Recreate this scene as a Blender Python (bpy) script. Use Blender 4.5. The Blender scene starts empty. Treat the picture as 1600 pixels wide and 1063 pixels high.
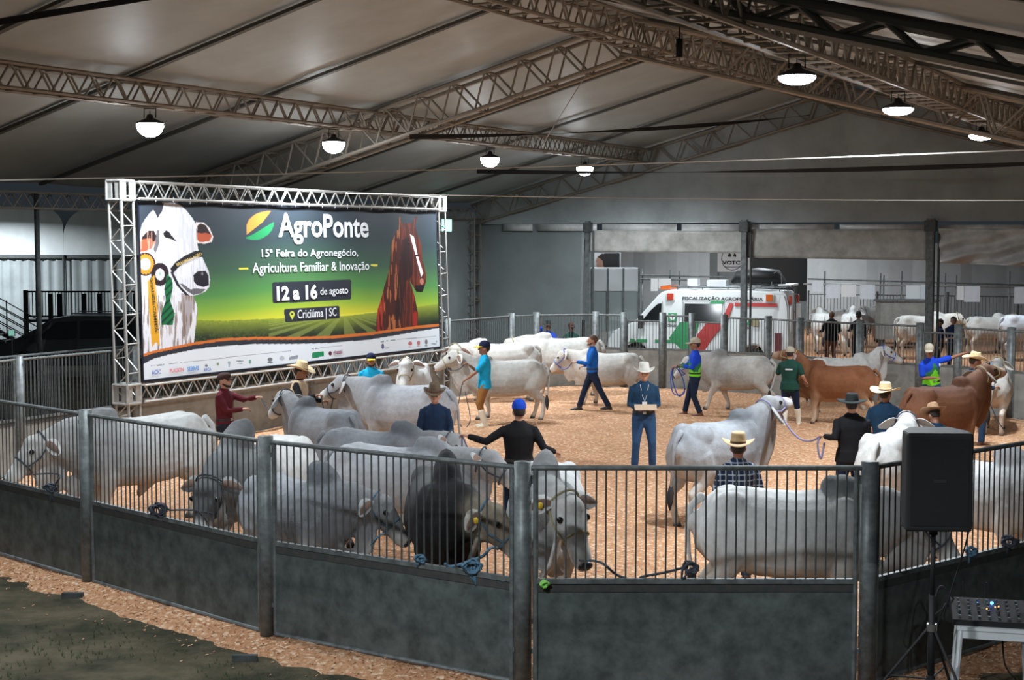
import bpy, bmesh, math, random
import numpy as np
from mathutils import Vector, Matrix, Euler
from mathutils import noise as mnoise
random.seed(7); np.random.seed(7)
R = math.radians
scene = bpy.context.scene
COL = scene.collection

# ------------------------------------------------------------------ camera, world, exposure
F = 2300.0; CAMZ = 4.0; HORIZON = 376.0
PITCH = math.atan((531.5 - HORIZON) / F)
cam_d = bpy.data.cameras.new('camera'); cam = bpy.data.objects.new('camera', cam_d); COL.objects.link(cam)
cam_d.sensor_width = 36.0; cam_d.lens = 36.0 * F / 1600.0; cam_d.clip_end = 400
cam.location = (0, 0, CAMZ); cam.rotation_euler = (math.pi / 2 - PITCH, 0, 0)
scene.camera = cam
scene.view_settings.view_transform = 'Standard'; scene.view_settings.look = 'None'
scene.view_settings.gamma = 1.0; scene.view_settings.use_curve_mapping = False
scene.view_settings.exposure = 0.0
world = bpy.data.worlds.new('night'); scene.world = world; world.use_nodes = True
world.node_tree.nodes['Background'].inputs[0].default_value = (0.32, 0.42, 0.5, 1)
world.node_tree.nodes['Background'].inputs[1].default_value = 0.06

# tent axes: T across the tent, L along it
TH = R(28.5); LS, LC = math.sin(TH), math.cos(TH)
def W(t, l, z=0.0): return Vector((t * LC + l * LS, -t * LS + l * LC, z))
RIDGE_T, RIDGE_Z, SLOPE, EAVE_T, BACK_L = -11.6, 8.35, 0.26, -23.6, 41.0
def roof_z(t): return RIDGE_Z - SLOPE * abs(t - RIDGE_T)
def ray(px, py):
    cp, sp = math.cos(PITCH), math.sin(PITCH); a = (px - 800) / F; b = (531.5 - py) / F
    return Vector((a, cp + b * sp, -sp + b * cp))
def at(px, py, Y): d = ray(px, py); return Vector((0, 0, CAMZ)) + d * (Y / d.y)
def ray_t(px, py, t):                       # where that ray meets the plane across = t
    d = ray(px, py); k = t / (d.x * LC - d.y * LS); return Vector((0, 0, CAMZ)) + d * k
def gx(px, Y): return (px - 800) / F * Y    # across position of a picture column at depth Y

def area(name, loc, power, size, color=(0.86, 0.94, 1.0), rot=(0, 0, 0), spread=170):
    d = bpy.data.lights.new(name, 'AREA'); d.shape = 'DISK'; d.size = size; d.energy = power; d.color = color
    d.spread = R(spread); o = bpy.data.objects.new(name, d); o.location = loc; o.rotation_euler = rot; COL.objects.link(o); return o
LAMP_W = 400
LAMPS = [(-17.6, 19.4), (-17.6, 24.8), (-17.6, 31.3), (-17.6, 36.6), (-5.6, 17.6), (-5.6, 22.6), (-5.6, 29.0)]

# ------------------------------------------------------------------ materials
MATS = {}
def mat(name, color, rough=0.6, metal=0.0, emit=None, estr=0.0, noise=None, bump=0.0, bscale=20.0, spec=0.5, attr=None, coords='Object', alpha=None):
    if name in MATS: return MATS[name]
    m = bpy.data.materials.new(name); m.use_nodes = True; MATS[name] = m
    nt = m.node_tree; N = nt.nodes; Lk = nt.links; b = N['Principled BSDF']
    b.inputs['Base Color'].default_value = (*color, 1); b.inputs['Roughness'].default_value = rough
    b.inputs['Metallic'].default_value = metal; b.inputs['Specular IOR Level'].default_value = spec
    if emit: b.inputs['Emission Color'].default_value = (*emit, 1); b.inputs['Emission Strength'].default_value = estr
    tc = N.new('ShaderNodeTexCoord'); src = None
    if attr:
        a = N.new('ShaderNodeAttribute'); a.attribute_name = attr; src = a.outputs['Color']
        Lk.new(src, b.inputs['Base Color'])
    if noise:                                   # noise = (scale, other colour or strength, low, high)
        n = N.new('ShaderNodeTexNoise'); n.inputs['Scale'].default_value = noise[0]; n.inputs['Detail'].default_value = 6
        n.inputs['Roughness'].default_value = 0.65
        Lk.new(tc.outputs[coords], n.inputs['Vector'])
        r = N.new('ShaderNodeMapRange'); r.inputs[1].default_value = noise[2]; r.inputs[2].default_value = noise[3]
        Lk.new(n.outputs['Fac'], r.inputs[0])
        mx = N.new('ShaderNodeMix'); mx.data_type = 'RGBA'
        Lk.new(r.outputs[0], mx.inputs[0])
        if attr:
            mx.blend_type = 'MULTIPLY'; Lk.new(src, mx.inputs[6]); mx.inputs[7].default_value = (*noise[1], 1)
        else:
            mx.inputs[6].default_value = (*color, 1); mx.inputs[7].default_value = (*noise[1], 1)
        Lk.new(mx.outputs[2], b.inputs['Base Color'])
    if bump:
        n2 = N.new('ShaderNodeTexNoise'); n2.inputs['Scale'].default_value = bscale; n2.inputs['Detail'].default_value = 5
        Lk.new(tc.outputs[coords], n2.inputs['Vector'])
        bp = N.new('ShaderNodeBump'); bp.inputs['Strength'].default_value = bump; bp.inputs['Distance'].default_value = 0.02
        Lk.new(n2.outputs['Fac'], bp.inputs['Height']); Lk.new(bp.outputs[0], b.inputs['Normal'])
    return m
mat('galvanised', (0.19, 0.21, 0.21), 0.5, 0.3, noise=(9, (0.09, 0.098, 0.10), 0.35, 0.65))
mat('galvanised_dark', (0.10, 0.11, 0.11), 0.55, 0.3, noise=(12, (0.055, 0.06, 0.06), 0.35, 0.65))
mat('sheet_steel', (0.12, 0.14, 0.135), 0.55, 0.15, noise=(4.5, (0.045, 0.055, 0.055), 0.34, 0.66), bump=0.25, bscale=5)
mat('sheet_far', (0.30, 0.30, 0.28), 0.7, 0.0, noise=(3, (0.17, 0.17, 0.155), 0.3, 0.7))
mat('dark_metal', (0.06, 0.055, 0.05), 0.8, 0.1, noise=(14, (0.04, 0.045, 0.045), 0.4, 0.6))
mat('alu', (0.40, 0.40, 0.385), 0.42, 0.35, noise=(6, (0.25, 0.245, 0.23), 0.35, 0.7))
mat('truss_steel', (0.30, 0.265, 0.225), 0.55, 0.25, noise=(5, (0.17, 0.15, 0.125), 0.35, 0.65))
mat('rafter', (0.07, 0.07, 0.065), 0.6, 0.1)
mat('roof_fabric', (0.39, 0.43, 0.44), 0.5, spec=0.35, noise=(0.9, (0.32, 0.34, 0.335), 0.35, 0.7), bump=0.15, bscale=0.8)
mat('grey_tarp', (0.36, 0.40, 0.405), 0.5, noise=(1.1, (0.26, 0.285, 0.29), 0.3, 0.7), bump=0.3, bscale=1.4)
mat('dark_tarp', (0.24, 0.27, 0.275), 0.6, noise=(0.8, (0.18, 0.2, 0.205), 0.3, 0.7))
mat('beige_tarp', (0.56, 0.55, 0.52), 0.5, noise=(2.5, (0.30, 0.295, 0.27), 0.3, 0.7))
mat('silver_tarp', (0.75, 0.76, 0.76), 0.35, noise=(2, (0.42, 0.43, 0.43), 0.3, 0.7))
mat('white_fabric', (0.74, 0.78, 0.78), 0.6, noise=(1.2, (0.6, 0.64, 0.64), 0.35, 0.7))
mat('white_wall', (0.66, 0.70, 0.72), 0.7, noise=(1.5, (0.55, 0.6, 0.62), 0.3, 0.7))
mat('black', (0.012, 0.012, 0.013), 0.6)
mat('black_plastic', (0.014, 0.014, 0.016), 0.62, bump=0.1, bscale=200)
mat('grille', (0.010, 0.010, 0.011), 0.7, bump=0.5, bscale=400)
mat('white_plastic', (0.72, 0.74, 0.76), 0.4)
mat('white_paint', (0.72, 0.74, 0.74), 0.3, spec=0.5)
mat('car_paint', (0.035, 0.04, 0.042), 0.22, 0.3)
mat('dark_glass', (0.012, 0.014, 0.016), 0.08)
mat('pane_glass', (0.35, 0.4, 0.4), 0.1)
mat('rubber', (0.02, 0.02, 0.02), 0.85)
mat('chrome', (0.5, 0.5, 0.5), 0.25, 0.9)
mat('red_lens', (0.55, 0.05, 0.02), 0.25)
mat('orange_lens', (0.7, 0.13, 0.02), 0.25)
mat('van_green', (0.03, 0.28, 0.10), 0.4); mat('van_red', (0.50, 0.03, 0.03), 0.4)
mat('maroon', (0.16, 0.02, 0.025), 0.5)
mat('paper', (0.74, 0.76, 0.8), 0.7, noise=(60, (0.5, 0.54, 0.62), 0.5, 0.6))
mat('plain_paper', (0.78, 0.78, 0.78), 0.7)
mat('lettering_white', (0.68, 0.71, 0.75), 0.6)
mat('lettering_black', (0.02, 0.02, 0.022), 0.6)
mat('lamp_glow', (1, 1, 1), 0.5, emit=(0.88, 0.95, 1.0), estr=60)
mat('exit_glow', (0.4, 0.9, 0.8), 0.5, emit=(0.35, 0.9, 0.75), estr=2.2)
mat('mirror_glow', (0.3, 0.7, 0.55), 0.2, emit=(0.35, 0.8, 0.65), estr=0.5)
mat('led_blue', (0.05, 0.2, 1), 0.4, emit=(0.03, 0.2, 1.0), estr=14)
mat('led_orange', (1, 0.4, 0.1), 0.4, emit=(1, 0.45, 0.12), estr=2)
mat('rope_dark', (0.05, 0.06, 0.08), 0.8); mat('rope_blue', (0.08, 0.17, 0.25), 0.8); mat('rope_lilac', (0.22, 0.2, 0.34), 0.8)
mat('rope_green', (0.25, 0.6, 0.12), 0.7); mat('strap_black', (0.02, 0.02, 0.022), 0.8)
mat('cable_white', (0.5, 0.48, 0.44), 0.5)
mat('coat', (0.6, 0.6, 0.6), 0.75, attr='Col', noise=(14, (0.80, 0.79, 0.78), 0.35, 0.7), bump=0.25, bscale=45, spec=0.2)
mat('print', (0.6, 0.6, 0.6), 0.55, attr='Col', spec=0.25)
mat('inner_ear', (0.20, 0.12, 0.09), 0.8); mat('tag_yellow', (0.75, 0.5, 0.03), 0.5)
mat('switch_dark', (0.025, 0.023, 0.025), 0.9); mat('eye_dark', (0.01, 0.009, 0.009), 0.15); mat('nose_dark', (0.03, 0.03, 0.035), 0.35)
mat('halter_tan', (0.30, 0.26, 0.14), 0.8); mat('halter_blue', (0.05, 0.10, 0.45), 0.7)
mat('skin_light', (0.46, 0.24, 0.165), 0.55); mat('skin_tan', (0.28, 0.125, 0.075), 0.55); mat('skin_dark', (0.20, 0.10, 0.07), 0.55)
mat('hair_dark', (0.025, 0.018, 0.014), 0.8, bump=0.4, bscale=150); mat('hair_brown', (0.10, 0.05, 0.03), 0.8, bump=0.4, bscale=150)
mat('leather_brown', (0.13, 0.05, 0.03), 0.45); mat('leather_black', (0.02, 0.018, 0.018), 0.4)
mat('rubber_boot', (0.72, 0.66, 0.54), 0.4)
mat('card', (0.55, 0.40, 0.28), 0.8)
mat('dirt_orange', (0.5, 0.22, 0.1), 0.9)

def fabric(name, c, rough=0.85, var=0.75, sc=9):
    return mat(name, c, rough, noise=(sc, tuple(x * var for x in c), 0.35, 0.7), bump=0.35, bscale=7, spec=0.2)
for n_, c_ in dict(cloth_maroon=(0.11, 0.014, 0.022), cloth_turquoise=(0.01, 0.36, 0.62), cloth_navy=(0.014, 0.032, 0.075), cloth_black=(0.009, 0.009, 0.011),
    cloth_blue=(0.012, 0.13, 0.52), cloth_royal=(0.01, 0.06, 0.50), cloth_denim=(0.03, 0.075, 0.17), cloth_green=(0.014, 0.06, 0.045), cloth_dark=(0.02, 0.022, 0.03),
    cloth_brown=(0.27, 0.12, 0.035), cloth_beige=(0.48, 0.36, 0.24), cloth_steel=(0.016, 0.052, 0.11), cloth_navy_trousers=(0.012, 0.022, 0.05),
    cap_beige=(0.48, 0.43, 0.34), cap_brown=(0.06, 0.03, 0.025), straw=(0.62, 0.46, 0.27), straw_pale=(0.70, 0.56, 0.34), felt_white=(0.78, 0.76, 0.7),
    felt_tan=(0.36, 0.22, 0.13), felt_brown=(0.17, 0.12, 0.08), felt_black=(0.02, 0.025, 0.025), cap_blue=(0.01, 0.07, 0.55), cap_navy=(0.01, 0.015, 0.05), cap_yellow=(0.75, 0.55, 0.03),
    cloth_rust=(0.14, 0.05, 0.025), cloth_darkblue=(0.01, 0.02, 0.06)).items(): fabric(n_, c_)
# camouflage-like vest, plaid shirt and the two-tone team shirt
def plaid():
    m = mat('cloth_plaid', (0.03, 0.05, 0.10), 0.85); nt = m.node_tree; N = nt.nodes; L = nt.links
    tc = N.new('ShaderNodeTexCoord'); outs = []
    for ax in ('Y', 'Z'):
        w = N.new('ShaderNodeTexWave'); w.wave_type = 'BANDS'; w.bands_direction = ax; w.inputs['Scale'].default_value = 4.6; w.inputs['Distortion'].default_value = 0.4
        L.new(tc.outputs['Object'], w.inputs['Vector']); g = N.new('ShaderNodeMath'); g.operation = 'POWER'; g.inputs[1].default_value = 7; L.new(w.outputs['Fac'], g.inputs[0]); outs.append(g)
    a = N.new('ShaderNodeMath'); a.operation = 'ADD'; L.new(outs[0].outputs[0], a.inputs[0]); L.new(outs[1].outputs[0], a.inputs[1])
    r = N.new('ShaderNodeValToRGB'); r.color_ramp.elements[0].color = (0.012, 0.03, 0.08, 1); r.color_ramp.elements[1].color = (0.5, 0.58, 0.68, 1)
    e = r.color_ramp.elements.new(0.35); e.color = (0.04, 0.09, 0.2, 1)
    L.new(a.outputs[0], r.inputs[0]); L.new(r.outputs[0], N['Principled BSDF'].inputs['Base Color'])
plaid()
def team_shirt():
    m = mat('cloth_team', (0.01, 0.06, 0.5), 0.8, spec=0.2); nt = m.node_tree; N = nt.nodes; L = nt.links
    tc = N.new('ShaderNodeTexCoord'); s = N.new('ShaderNodeSeparateXYZ'); L.new(tc.outputs['Object'], s.inputs[0])
    n = N.new('ShaderNodeTexNoise'); n.inputs['Scale'].default_value = 9; n.inputs['Detail'].default_value = 1; L.new(tc.outputs['Object'], n.inputs['Vector'])
    ma = N.new('ShaderNodeMath'); ma.operation = 'MULTIPLY_ADD'; ma.inputs[1].default_value = 0.3; L.new(n.outputs['Fac'], ma.inputs[0]); L.new(s.outputs['Z'], ma.inputs[2])
    ab = N.new('ShaderNodeMath'); ab.operation = 'ABSOLUTE'; L.new(s.outputs['Y'], ab.inputs[0])
    m2 = N.new('ShaderNodeMath'); m2.operation = 'MULTIPLY_ADD'; m2.inputs[1].default_value = 1.4; L.new(ab.outputs[0], m2.inputs[0]); L.new(ma.outputs[0], m2.inputs[2])
    r = N.new('ShaderNodeValToRGB'); r.color_ramp.interpolation = 'CONSTANT'
    r.color_ramp.elements[0].color = (0.16, 0.62, 0.02, 1); r.color_ramp.elements[0].position = 0
    r.color_ramp.elements[1].color = (0.01, 0.055, 0.52, 1); r.color_ramp.elements[1].position = 0.74
    e = r.color_ramp.elements.new(0.62); e.color = (0.03, 0.16, 0.07, 1)
    mr = N.new('ShaderNodeMapRange'); mr.inputs[1].default_value = 0.8; mr.inputs[2].default_value = 1.8; L.new(m2.outputs[0], mr.inputs[0])
    L.new(mr.outputs[0], r.inputs[0]); L.new(r.outputs[0], N['Principled BSDF'].inputs['Base Color'])
team_shirt()

# ------------------------------------------------------------------ mesh helpers
class MB:
    def __init__(s): s.v = []; s.f = []; s.m = []; s.smooth = False; s.mi = 0
    def add(s, vs, fs):
        o = len(s.v); s.v += [tuple(p) for p in vs]; s.f += [tuple(i + o for i in f) for f in fs]; s.m += [s.mi] * len(fs); return s
    def box(s, a, b):
        (x0, y0, z0), (x1, y1, z1) = a, b
        return s.add([(x0,y0,z0),(x1,y0,z0),(x1,y1,z0),(x0,y1,z0),(x0,y0,z1),(x1,y0,z1),(x1,y1,z1),(x0,y1,z1)],
                     [(0,3,2,1),(4,5,6,7),(0,1,5,4),(1,2,6,5),(2,3,7,6),(3,0,4,7)])
    def tube(s, pts, rad, n=8, up=(0, 0, 1), rnd=False, close=True):
        pts = [Vector(p) for p in pts]; k = len(pts)
        rad = [(r, r) if not isinstance(r, (tuple, list)) else r for r in (rad if isinstance(rad, (list,)) else [rad] * k)]
        tans = []
        for i in range(k):
            t = (pts[min(i + 1, k - 1)] - pts[max(i - 1, 0)]); tans.append(t.normalized() if t.length > 1e-9 else Vector((0, 0, 1)))
        if rnd:
            r0, r1 = rad[0], rad[-1]; m0, m1 = min(r0), min(r1)
            pts = [pts[0] - tans[0] * m0 * .75, pts[0] - tans[0] * m0 * .45] + pts + [pts[-1] + tans[-1] * m1 * .45, pts[-1] + tans[-1] * m1 * .75]
            rad = [(r0[0]*.45, r0[1]*.45), (r0[0]*.82, r0[1]*.82)] + rad + [(r1[0]*.82, r1[1]*.82), (r1[0]*.45, r1[1]*.45)]
            tans = [tans[0]] * 2 + tans + [tans[-1]] * 2; k += 4
        u0 = Vector(up); vs = []
        for p, r, t in zip(pts, rad, tans):
            sd = u0.cross(t)
            if sd.length < 1e-3: sd = Vector((1, 0, 0.01)).cross(t)
            if sd.length < 1e-3: sd = Vector((0, 1, 0.01)).cross(t)
            sd.normalize(); uu = t.cross(sd)
            for j in range(n):
                a = 2 * math.pi * j / n; vs.append(p + sd * (r[0] * math.cos(a)) + uu * (r[1] * math.sin(a)))
        fs = [(i*n+j, i*n+(j+1) % n, (i+1)*n+(j+1) % n, (i+1)*n+j) for i in range(k-1) for j in range(n)]
        if close:
            fs.append(tuple(range(n))[::-1]); fs.append(tuple((k-1)*n + j for j in range(n)))
        return s.add(vs, fs)
    def ball(s, c, r, n=12, m=8, rot=None):
        r = (r, r, r) if not isinstance(r, (tuple, list)) else r; vs = [Vector((0, 0, r[2]))]
        for i in range(1, m):
            a = math.pi * i / m
            for j in range(n):
                b = 2 * math.pi * j / n; vs.append(Vector((r[0]*math.sin(a)*math.cos(b), r[1]*math.sin(a)*math.sin(b), r[2]*math.cos(a))))
        vs.append(Vector((0, 0, -r[2])))
        fs = [(0, 1 + j, 1 + (j+1) % n) for j in range(n)]
        for i in range(m - 2):
            fs += [(1+i*n+j, 1+(i+1)*n+j, 1+(i+1)*n+(j+1) % n, 1+i*n+(j+1) % n) for j in range(n)]
        e = len(vs) - 1; fs += [(e, 1+(m-2)*n+(j+1) % n, 1+(m-2)*n+j) for j in range(n)]
        if rot is not None: vs = [rot @ p for p in vs]
        return s.add([p + Vector(c) for p in vs], fs)
    def lathe(s, prof, n=20, c=(0, 0, 0)):
        vs = []; k = len(prof)
        for r, z in prof:
            for j in range(n):
                a = 2 * math.pi * j / n; vs.append((c[0] + r*math.cos(a), c[1] + r*math.sin(a), c[2] + z))
        return s.add(vs, [(i*n+j, i*n+(j+1) % n, (i+1)*n+(j+1) % n, (i+1)*n+j) for i in range(k-1) for j in range(n)])
    def xf(s, M): s.v = [tuple(M @ Vector(p)) for p in s.v]; return s
    def mesh(s, name):
        me = bpy.data.meshes.new(name); me.from_pydata(s.v, [], s.f)
        if s.smooth: me.polygons.foreach_set('use_smooth', [True] * len(me.polygons))
        me.update(); return me
    def build(s, name, material, parent=None, smooth=None):
        if smooth is not None: s.smooth = smooth
        me = s.mesh(name)
        ms = material if isinstance(material, (list, tuple)) else [material]
        for m in ms: me.materials.append(MATS[m])
        if len(ms) > 1: me.polygons.foreach_set('material_index', s.m)
        return link(name, me, parent)
def link(name, me, parent=None, loc=None, rot=None):
    o = bpy.data.objects.new(name, me); COL.objects.link(o)
    if parent: o.parent = parent
    if loc is not None: o.location = loc
    if rot is not None: o.rotation_euler = rot
    return o
def tag(o, label, cat, group=None, kind=None):
    o['label'] = label; o['category'] = cat
    if group: o['group'] = group
    if kind: o['kind'] = kind
    return o
def thing(name, label, cat, loc=(0, 0, 0), rz=0.0, group=None):
    o = bpy.data.objects.new(name, None); o.empty_display_size = 0.2; COL.objects.link(o)
    o.location = loc; o.rotation_euler = (0, 0, rz); return tag(o, label, cat, group)
def struct(o): o['kind'] = 'structure'; return o
def stuff(o): o['kind'] = 'stuff'; return o

TMP = bpy.data.scenes.new('scratch')
def evaluated(ob):
    TMP.collection.objects.link(ob)
    with bpy.context.temp_override(scene=TMP, view_layer=TMP.view_layers[0]):
        dg = bpy.context.evaluated_depsgraph_get(); dg.update()
    me = bpy.data.meshes.new_from_object(ob.evaluated_get(dg), preserve_all_data_layers=False, depsgraph=dg)
    TMP.collection.objects.unlink(ob); return me
def remeshed(mb, voxel, smooth=4, fac=0.5):
    me = mb.mesh('tmp'); o = bpy.data.objects.new('tmp', me)
    r = o.modifiers.new('r', 'REMESH'); r.mode = 'VOXEL'; r.voxel_size = voxel; r.use_smooth_shade = True
    if smooth: q = o.modifiers.new('s', 'SMOOTH'); q.factor = fac; q.iterations = smooth
    out = evaluated(o); bpy.data.objects.remove(o); bpy.data.meshes.remove(me)
    out.polygons.foreach_set('use_smooth', [True] * len(out.polygons)); return out
def text_mesh(body, bold=0.0, extrude=0.0):
    c = bpy.data.curves.new('txt', 'FONT'); c.body = body; c.offset = bold; c.extrude = extrude; c.resolution_u = 3
    o = bpy.data.objects.new('txt', c); me = evaluated(o); bpy.data.objects.remove(o); bpy.data.curves.remove(c); return me
def fit_text(name, body, material, parent, fmap, bold=0.0):
    """flat lettering fitted to the unit square by its bounding box; fmap(u, v) gives the local point."""
    me = text_mesh(body, bold); co = np.array([v.co[:] for v in me.vertices])
    mn, mx = co.min(0), co.max(0); sp = np.maximum(mx - mn, 1e-6)
    for v in me.vertices: v.co = fmap((v.co.x - mn[0]) / sp[0], (v.co.y - mn[1]) / sp[1])
    me.materials.clear(); me.materials.append(MATS[material]); return link(name, me, parent)
def vcol(me, cols):
    a = me.color_attributes.new('Col', 'FLOAT_COLOR', 'POINT'); c = np.ones((len(me.vertices), 4), dtype=np.float32); c[:, :3] = cols
    a.data.foreach_set('color', c.ravel())

# ------------------------------------------------------------------ lamps' light (fixtures in view are built further down), added fill lights
for i_, (t_, l_) in enumerate(LAMPS):
    area('lamp_or_fill_light', W(t_, l_, 5.74), LAMP_W, 0.36)
for t_, l_ in ((-11.6, 12.0), (-17.6, 13.5)): area('lamp_or_fill_light', W(t_, l_, 6.1), LAMP_W * 0.5, 0.36)   # presumed nearer lamps of the tent, no fixtures
for p_, w_ in (((9, 50, 6), 420), ((16, 48, 6), 400), ((2, 52, 6), 350), ((5.5, 44.8, 5.6), 260), ((12, 62, 6), 550), ((-20, 54, 5.0), 700), ((-28, 50, 8), 500)):
    area('outdoor_light', p_, w_, 0.5)  # unseen lights beyond the tent; the weakest was added to brighten the van

for t_, l_, w_ in ((-5.6, 5.5, 1.45), (-13.0, 3.0, 1.1), (2.6, 4.0, 1.15)): area('lamp_or_fill_light', W(t_, l_, 6.0), LAMP_W * w_, 0.36)   # unseen lights added out of frame to lift the camera-facing sides

# ------------------------------------------------------------------ ring outline
def gp(px, Y): return Vector((gx(px, Y), Y, 0))
POSTS = [gp(-40, 18.7), gp(130, 16.9), gp(412, 14.6), gp(817, 12.9), gp(1364, 12.9), gp(1640, 14.75), Vector((7.6, 16.9, 0))]
LEFT = [W(-19.1, l) for l in (15.0, 17.75, 20.5, 23.25, 26.0, 28.7)]
FAR = [gp(698, 36.6), gp(799, 39.0), gp(838, 39.4), gp(931, 39.8), gp(975, 39.4), gp(1036, 39.2), gp(1082, 38.9), gp(1132, 38.2), gp(1201, 37.5), gp(1251, 36.7),
       gp(1345, 35.6), gp(1439, 34.4), gp(1499, 33.8), gp(1582, 32.6), gp(1690, 31.0)]
RINGP = POSTS + [Vector((10.5, 20, 0)), Vector((12.6, 24, 0)), Vector((13.0, 28, 0))] + FAR[::-1] + LEFT[::-1] + [Vector((-10.0, 21.0, 0))]

# ------------------------------------------------------------------ ground
def grid_mesh(name, x0, x1, y0, y1, step, zf, material, mask=None):
    xs = np.arange(x0, x1 + step / 2, step); ys = np.arange(y0, y1 + step / 2, step)
    X, Y = np.meshgrid(xs, ys); Z = zf(X, Y); nx, ny = len(xs), len(ys)
    co = np.stack([X.ravel(), Y.ravel(), Z.ravel()], 1)
    i = np.arange(nx * ny).reshape(ny, nx); q = np.stack([i[:-1, :-1].ravel(), i[:-1, 1:].ravel(), i[1:, 1:].ravel(), i[1:, :-1].ravel()], 1)
    if mask is not None: mk = mask(X, Y).ravel(); q = q[mk[q].any(1)]
    me = bpy.data.meshes.new(name); me.vertices.add(len(co)); me.vertices.foreach_set('co', co.ravel())
    me.loops.add(q.size); me.loops.foreach_set('vertex_index', q.ravel()); me.polygons.add(len(q))
    me.polygons.foreach_set('loop_start', np.arange(0, q.size, 4)); me.polygons.foreach_set('use_smooth', [True] * len(q))
    me.update(); me.validate(); me.materials.append(MATS[material]); return link(name, me)
def vnoise(X, Y, sc, seed=0):
    rs = np.random.RandomState(seed); G = rs.rand(256, 256); x = X / sc + 100; y = Y / sc + 100
    xi = np.floor(x).astype(int); yi = np.floor(y).astype(int); fx = x - xi; fy = y - yi; fx = fx*fx*(3-2*fx); fy = fy*fy*(3-2*fy)
    g = lambda a, b: G[a % 256, b % 256]
    return (g(xi, yi)*(1-fx)*(1-fy) + g(xi+1, yi)*fx*(1-fy) + g(xi, yi+1)*(1-fx)*fy + g(xi+1, yi+1)*fx*fy) * 2 - 1
def sdist(X, Y, poly):                        # signed distance, positive inside
    d = np.full(X.shape, 1e9); ins = np.zeros(X.shape, bool); n = len(poly)
    for i in range(n):
        ax, ay = poly[i][0], poly[i][1]; bx, by = poly[(i+1) % n][0], poly[(i+1) % n][1]
        ex, ey = bx-ax, by-ay; t = np.clip(((X-ax)*ex + (Y-ay)*ey) / (ex*ex+ey*ey), 0, 1)
        d = np.minimum(d, np.hypot(X-ax-t*ex, Y-ay-t*ey))
        c = ((ay > Y) != (by > Y)) & (X < (bx-ax)*(Y-ay)/((by-ay) if abs(by-ay) > 1e-9 else 1e-9) + ax); ins ^= c
    return np.where(ins, d, -d)
def earth_mat():
    m = mat('earth', (0.05, 0.046, 0.03), 0.95, spec=0.15); nt = m.node_tree; N = nt.nodes; L = nt.links; b = N['Principled BSDF']
    tc = N.new('ShaderNodeTexCoord'); n1 = N.new('ShaderNodeTexNoise'); n1.inputs['Scale'].default_value = 1.1; n1.inputs['Detail'].default_value = 8; n1.inputs['Roughness'].default_value = 0.7
    L.new(tc.outputs['Object'], n1.inputs['Vector']); r = N.new('ShaderNodeValToRGB')
    r.color_ramp.elements[0].position = 0.38; r.color_ramp.elements[0].color = (0.034, 0.035, 0.022, 1); r.color_ramp.elements[1].position = 0.62; r.color_ramp.elements[1].color = (0.115, 0.095, 0.062, 1)
    L.new(n1.outputs['Fac'], r.inputs[0]); L.new(r.outputs[0], b.inputs['Base Color'])
    n2 = N.new('ShaderNodeTexNoise'); n2.inputs['Scale'].default_value = 25; n2.inputs['Detail'].default_value = 8; L.new(tc.outputs['Object'], n2.inputs['Vector'])
    bp = N.new('ShaderNodeBump'); bp.inputs['Strength'].default_value = 0.6; bp.inputs['Distance'].default_value = 0.04; L.new(n2.outputs['Fac'], bp.inputs['Height']); L.new(bp.outputs[0], b.inputs['Normal'])
def shaving_mat(name, dark, light, pale):
    m = mat(name, light, 0.95, spec=0.1); nt = m.node_tree; N = nt.nodes; L = nt.links; b = N['Principled BSDF']
    tc = N.new('ShaderNodeTexCoord'); mp = N.new('ShaderNodeMapping'); L.new(tc.outputs['Object'], mp.inputs['Vector']); mp.inputs['Scale'].default_value = (1, 1, 1)
    n1 = N.new('ShaderNodeTexNoise'); n1.inputs['Scale'].default_value = 0.55; n1.inputs['Detail'].default_value = 5; L.new(mp.outputs[0], n1.inputs['Vector'])
    n2 = N.new('ShaderNodeTexNoise'); n2.inputs['Scale'].default_value = 14; n2.inputs['Detail'].default_value = 8; n2.inputs['Roughness'].default_value = 0.75; L.new(mp.outputs[0], n2.inputs['Vector'])
    v = N.new('ShaderNodeTexVoronoi'); v.inputs['Scale'].default_value = 28; L.new(mp.outputs[0], v.inputs['Vector'])
    r1 = N.new('ShaderNodeMapRange'); r1.inputs[1].default_value = 0.38; r1.inputs[2].default_value = 0.62; L.new(n1.outputs['Fac'], r1.inputs[0])
    mx = N.new('ShaderNodeMix'); mx.data_type = 'RGBA'; mx.inputs[6].default_value = (*light, 1); mx.inputs[7].default_value = (*[a*.55+c*.45 for a, c in zip(light, dark)], 1); L.new(r1.outputs[0], mx.inputs[0])
    r2 = N.new('ShaderNodeMapRange'); r2.inputs[1].default_value = 0.56; r2.inputs[2].default_value = 0.36; L.new(n2.outputs['Fac'], r2.inputs[0])
    m2 = N.new('ShaderNodeMix'); m2.data_type = 'RGBA'; L.new(r2.outputs[0], m2.inputs[0]); L.new(mx.outputs[2], m2.inputs[6]); m2.inputs[7].default_value = (*dark, 1)
    r3 = N.new('ShaderNodeMapRange'); r3.inputs[1].default_value = 0.72; r3.inputs[2].default_value = 0.95
    s = N.new('ShaderNodeSeparateColor'); L.new(v.outputs['Color'], s.inputs[0]); L.new(s.outputs[0], r3.inputs[0])
    m3 = N.new('ShaderNodeMix'); m3.data_type = 'RGBA'; L.new(r3.outputs[0], m3.inputs[0]); L.new(m2.outputs[2], m3.inputs[6]); m3.inputs[7].default_value = (*pale, 1)
    L.new(m3.outputs[2], b.inputs['Base Color'])
    bp = N.new('ShaderNodeBump'); bp.inputs['Strength'].default_value = 0.8; bp.inputs['Distance'].default_value = 0.05; L.new(n2.outputs['Fac'], bp.inputs['Height']); L.new(bp.outputs[0], b.inputs['Normal'])
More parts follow.
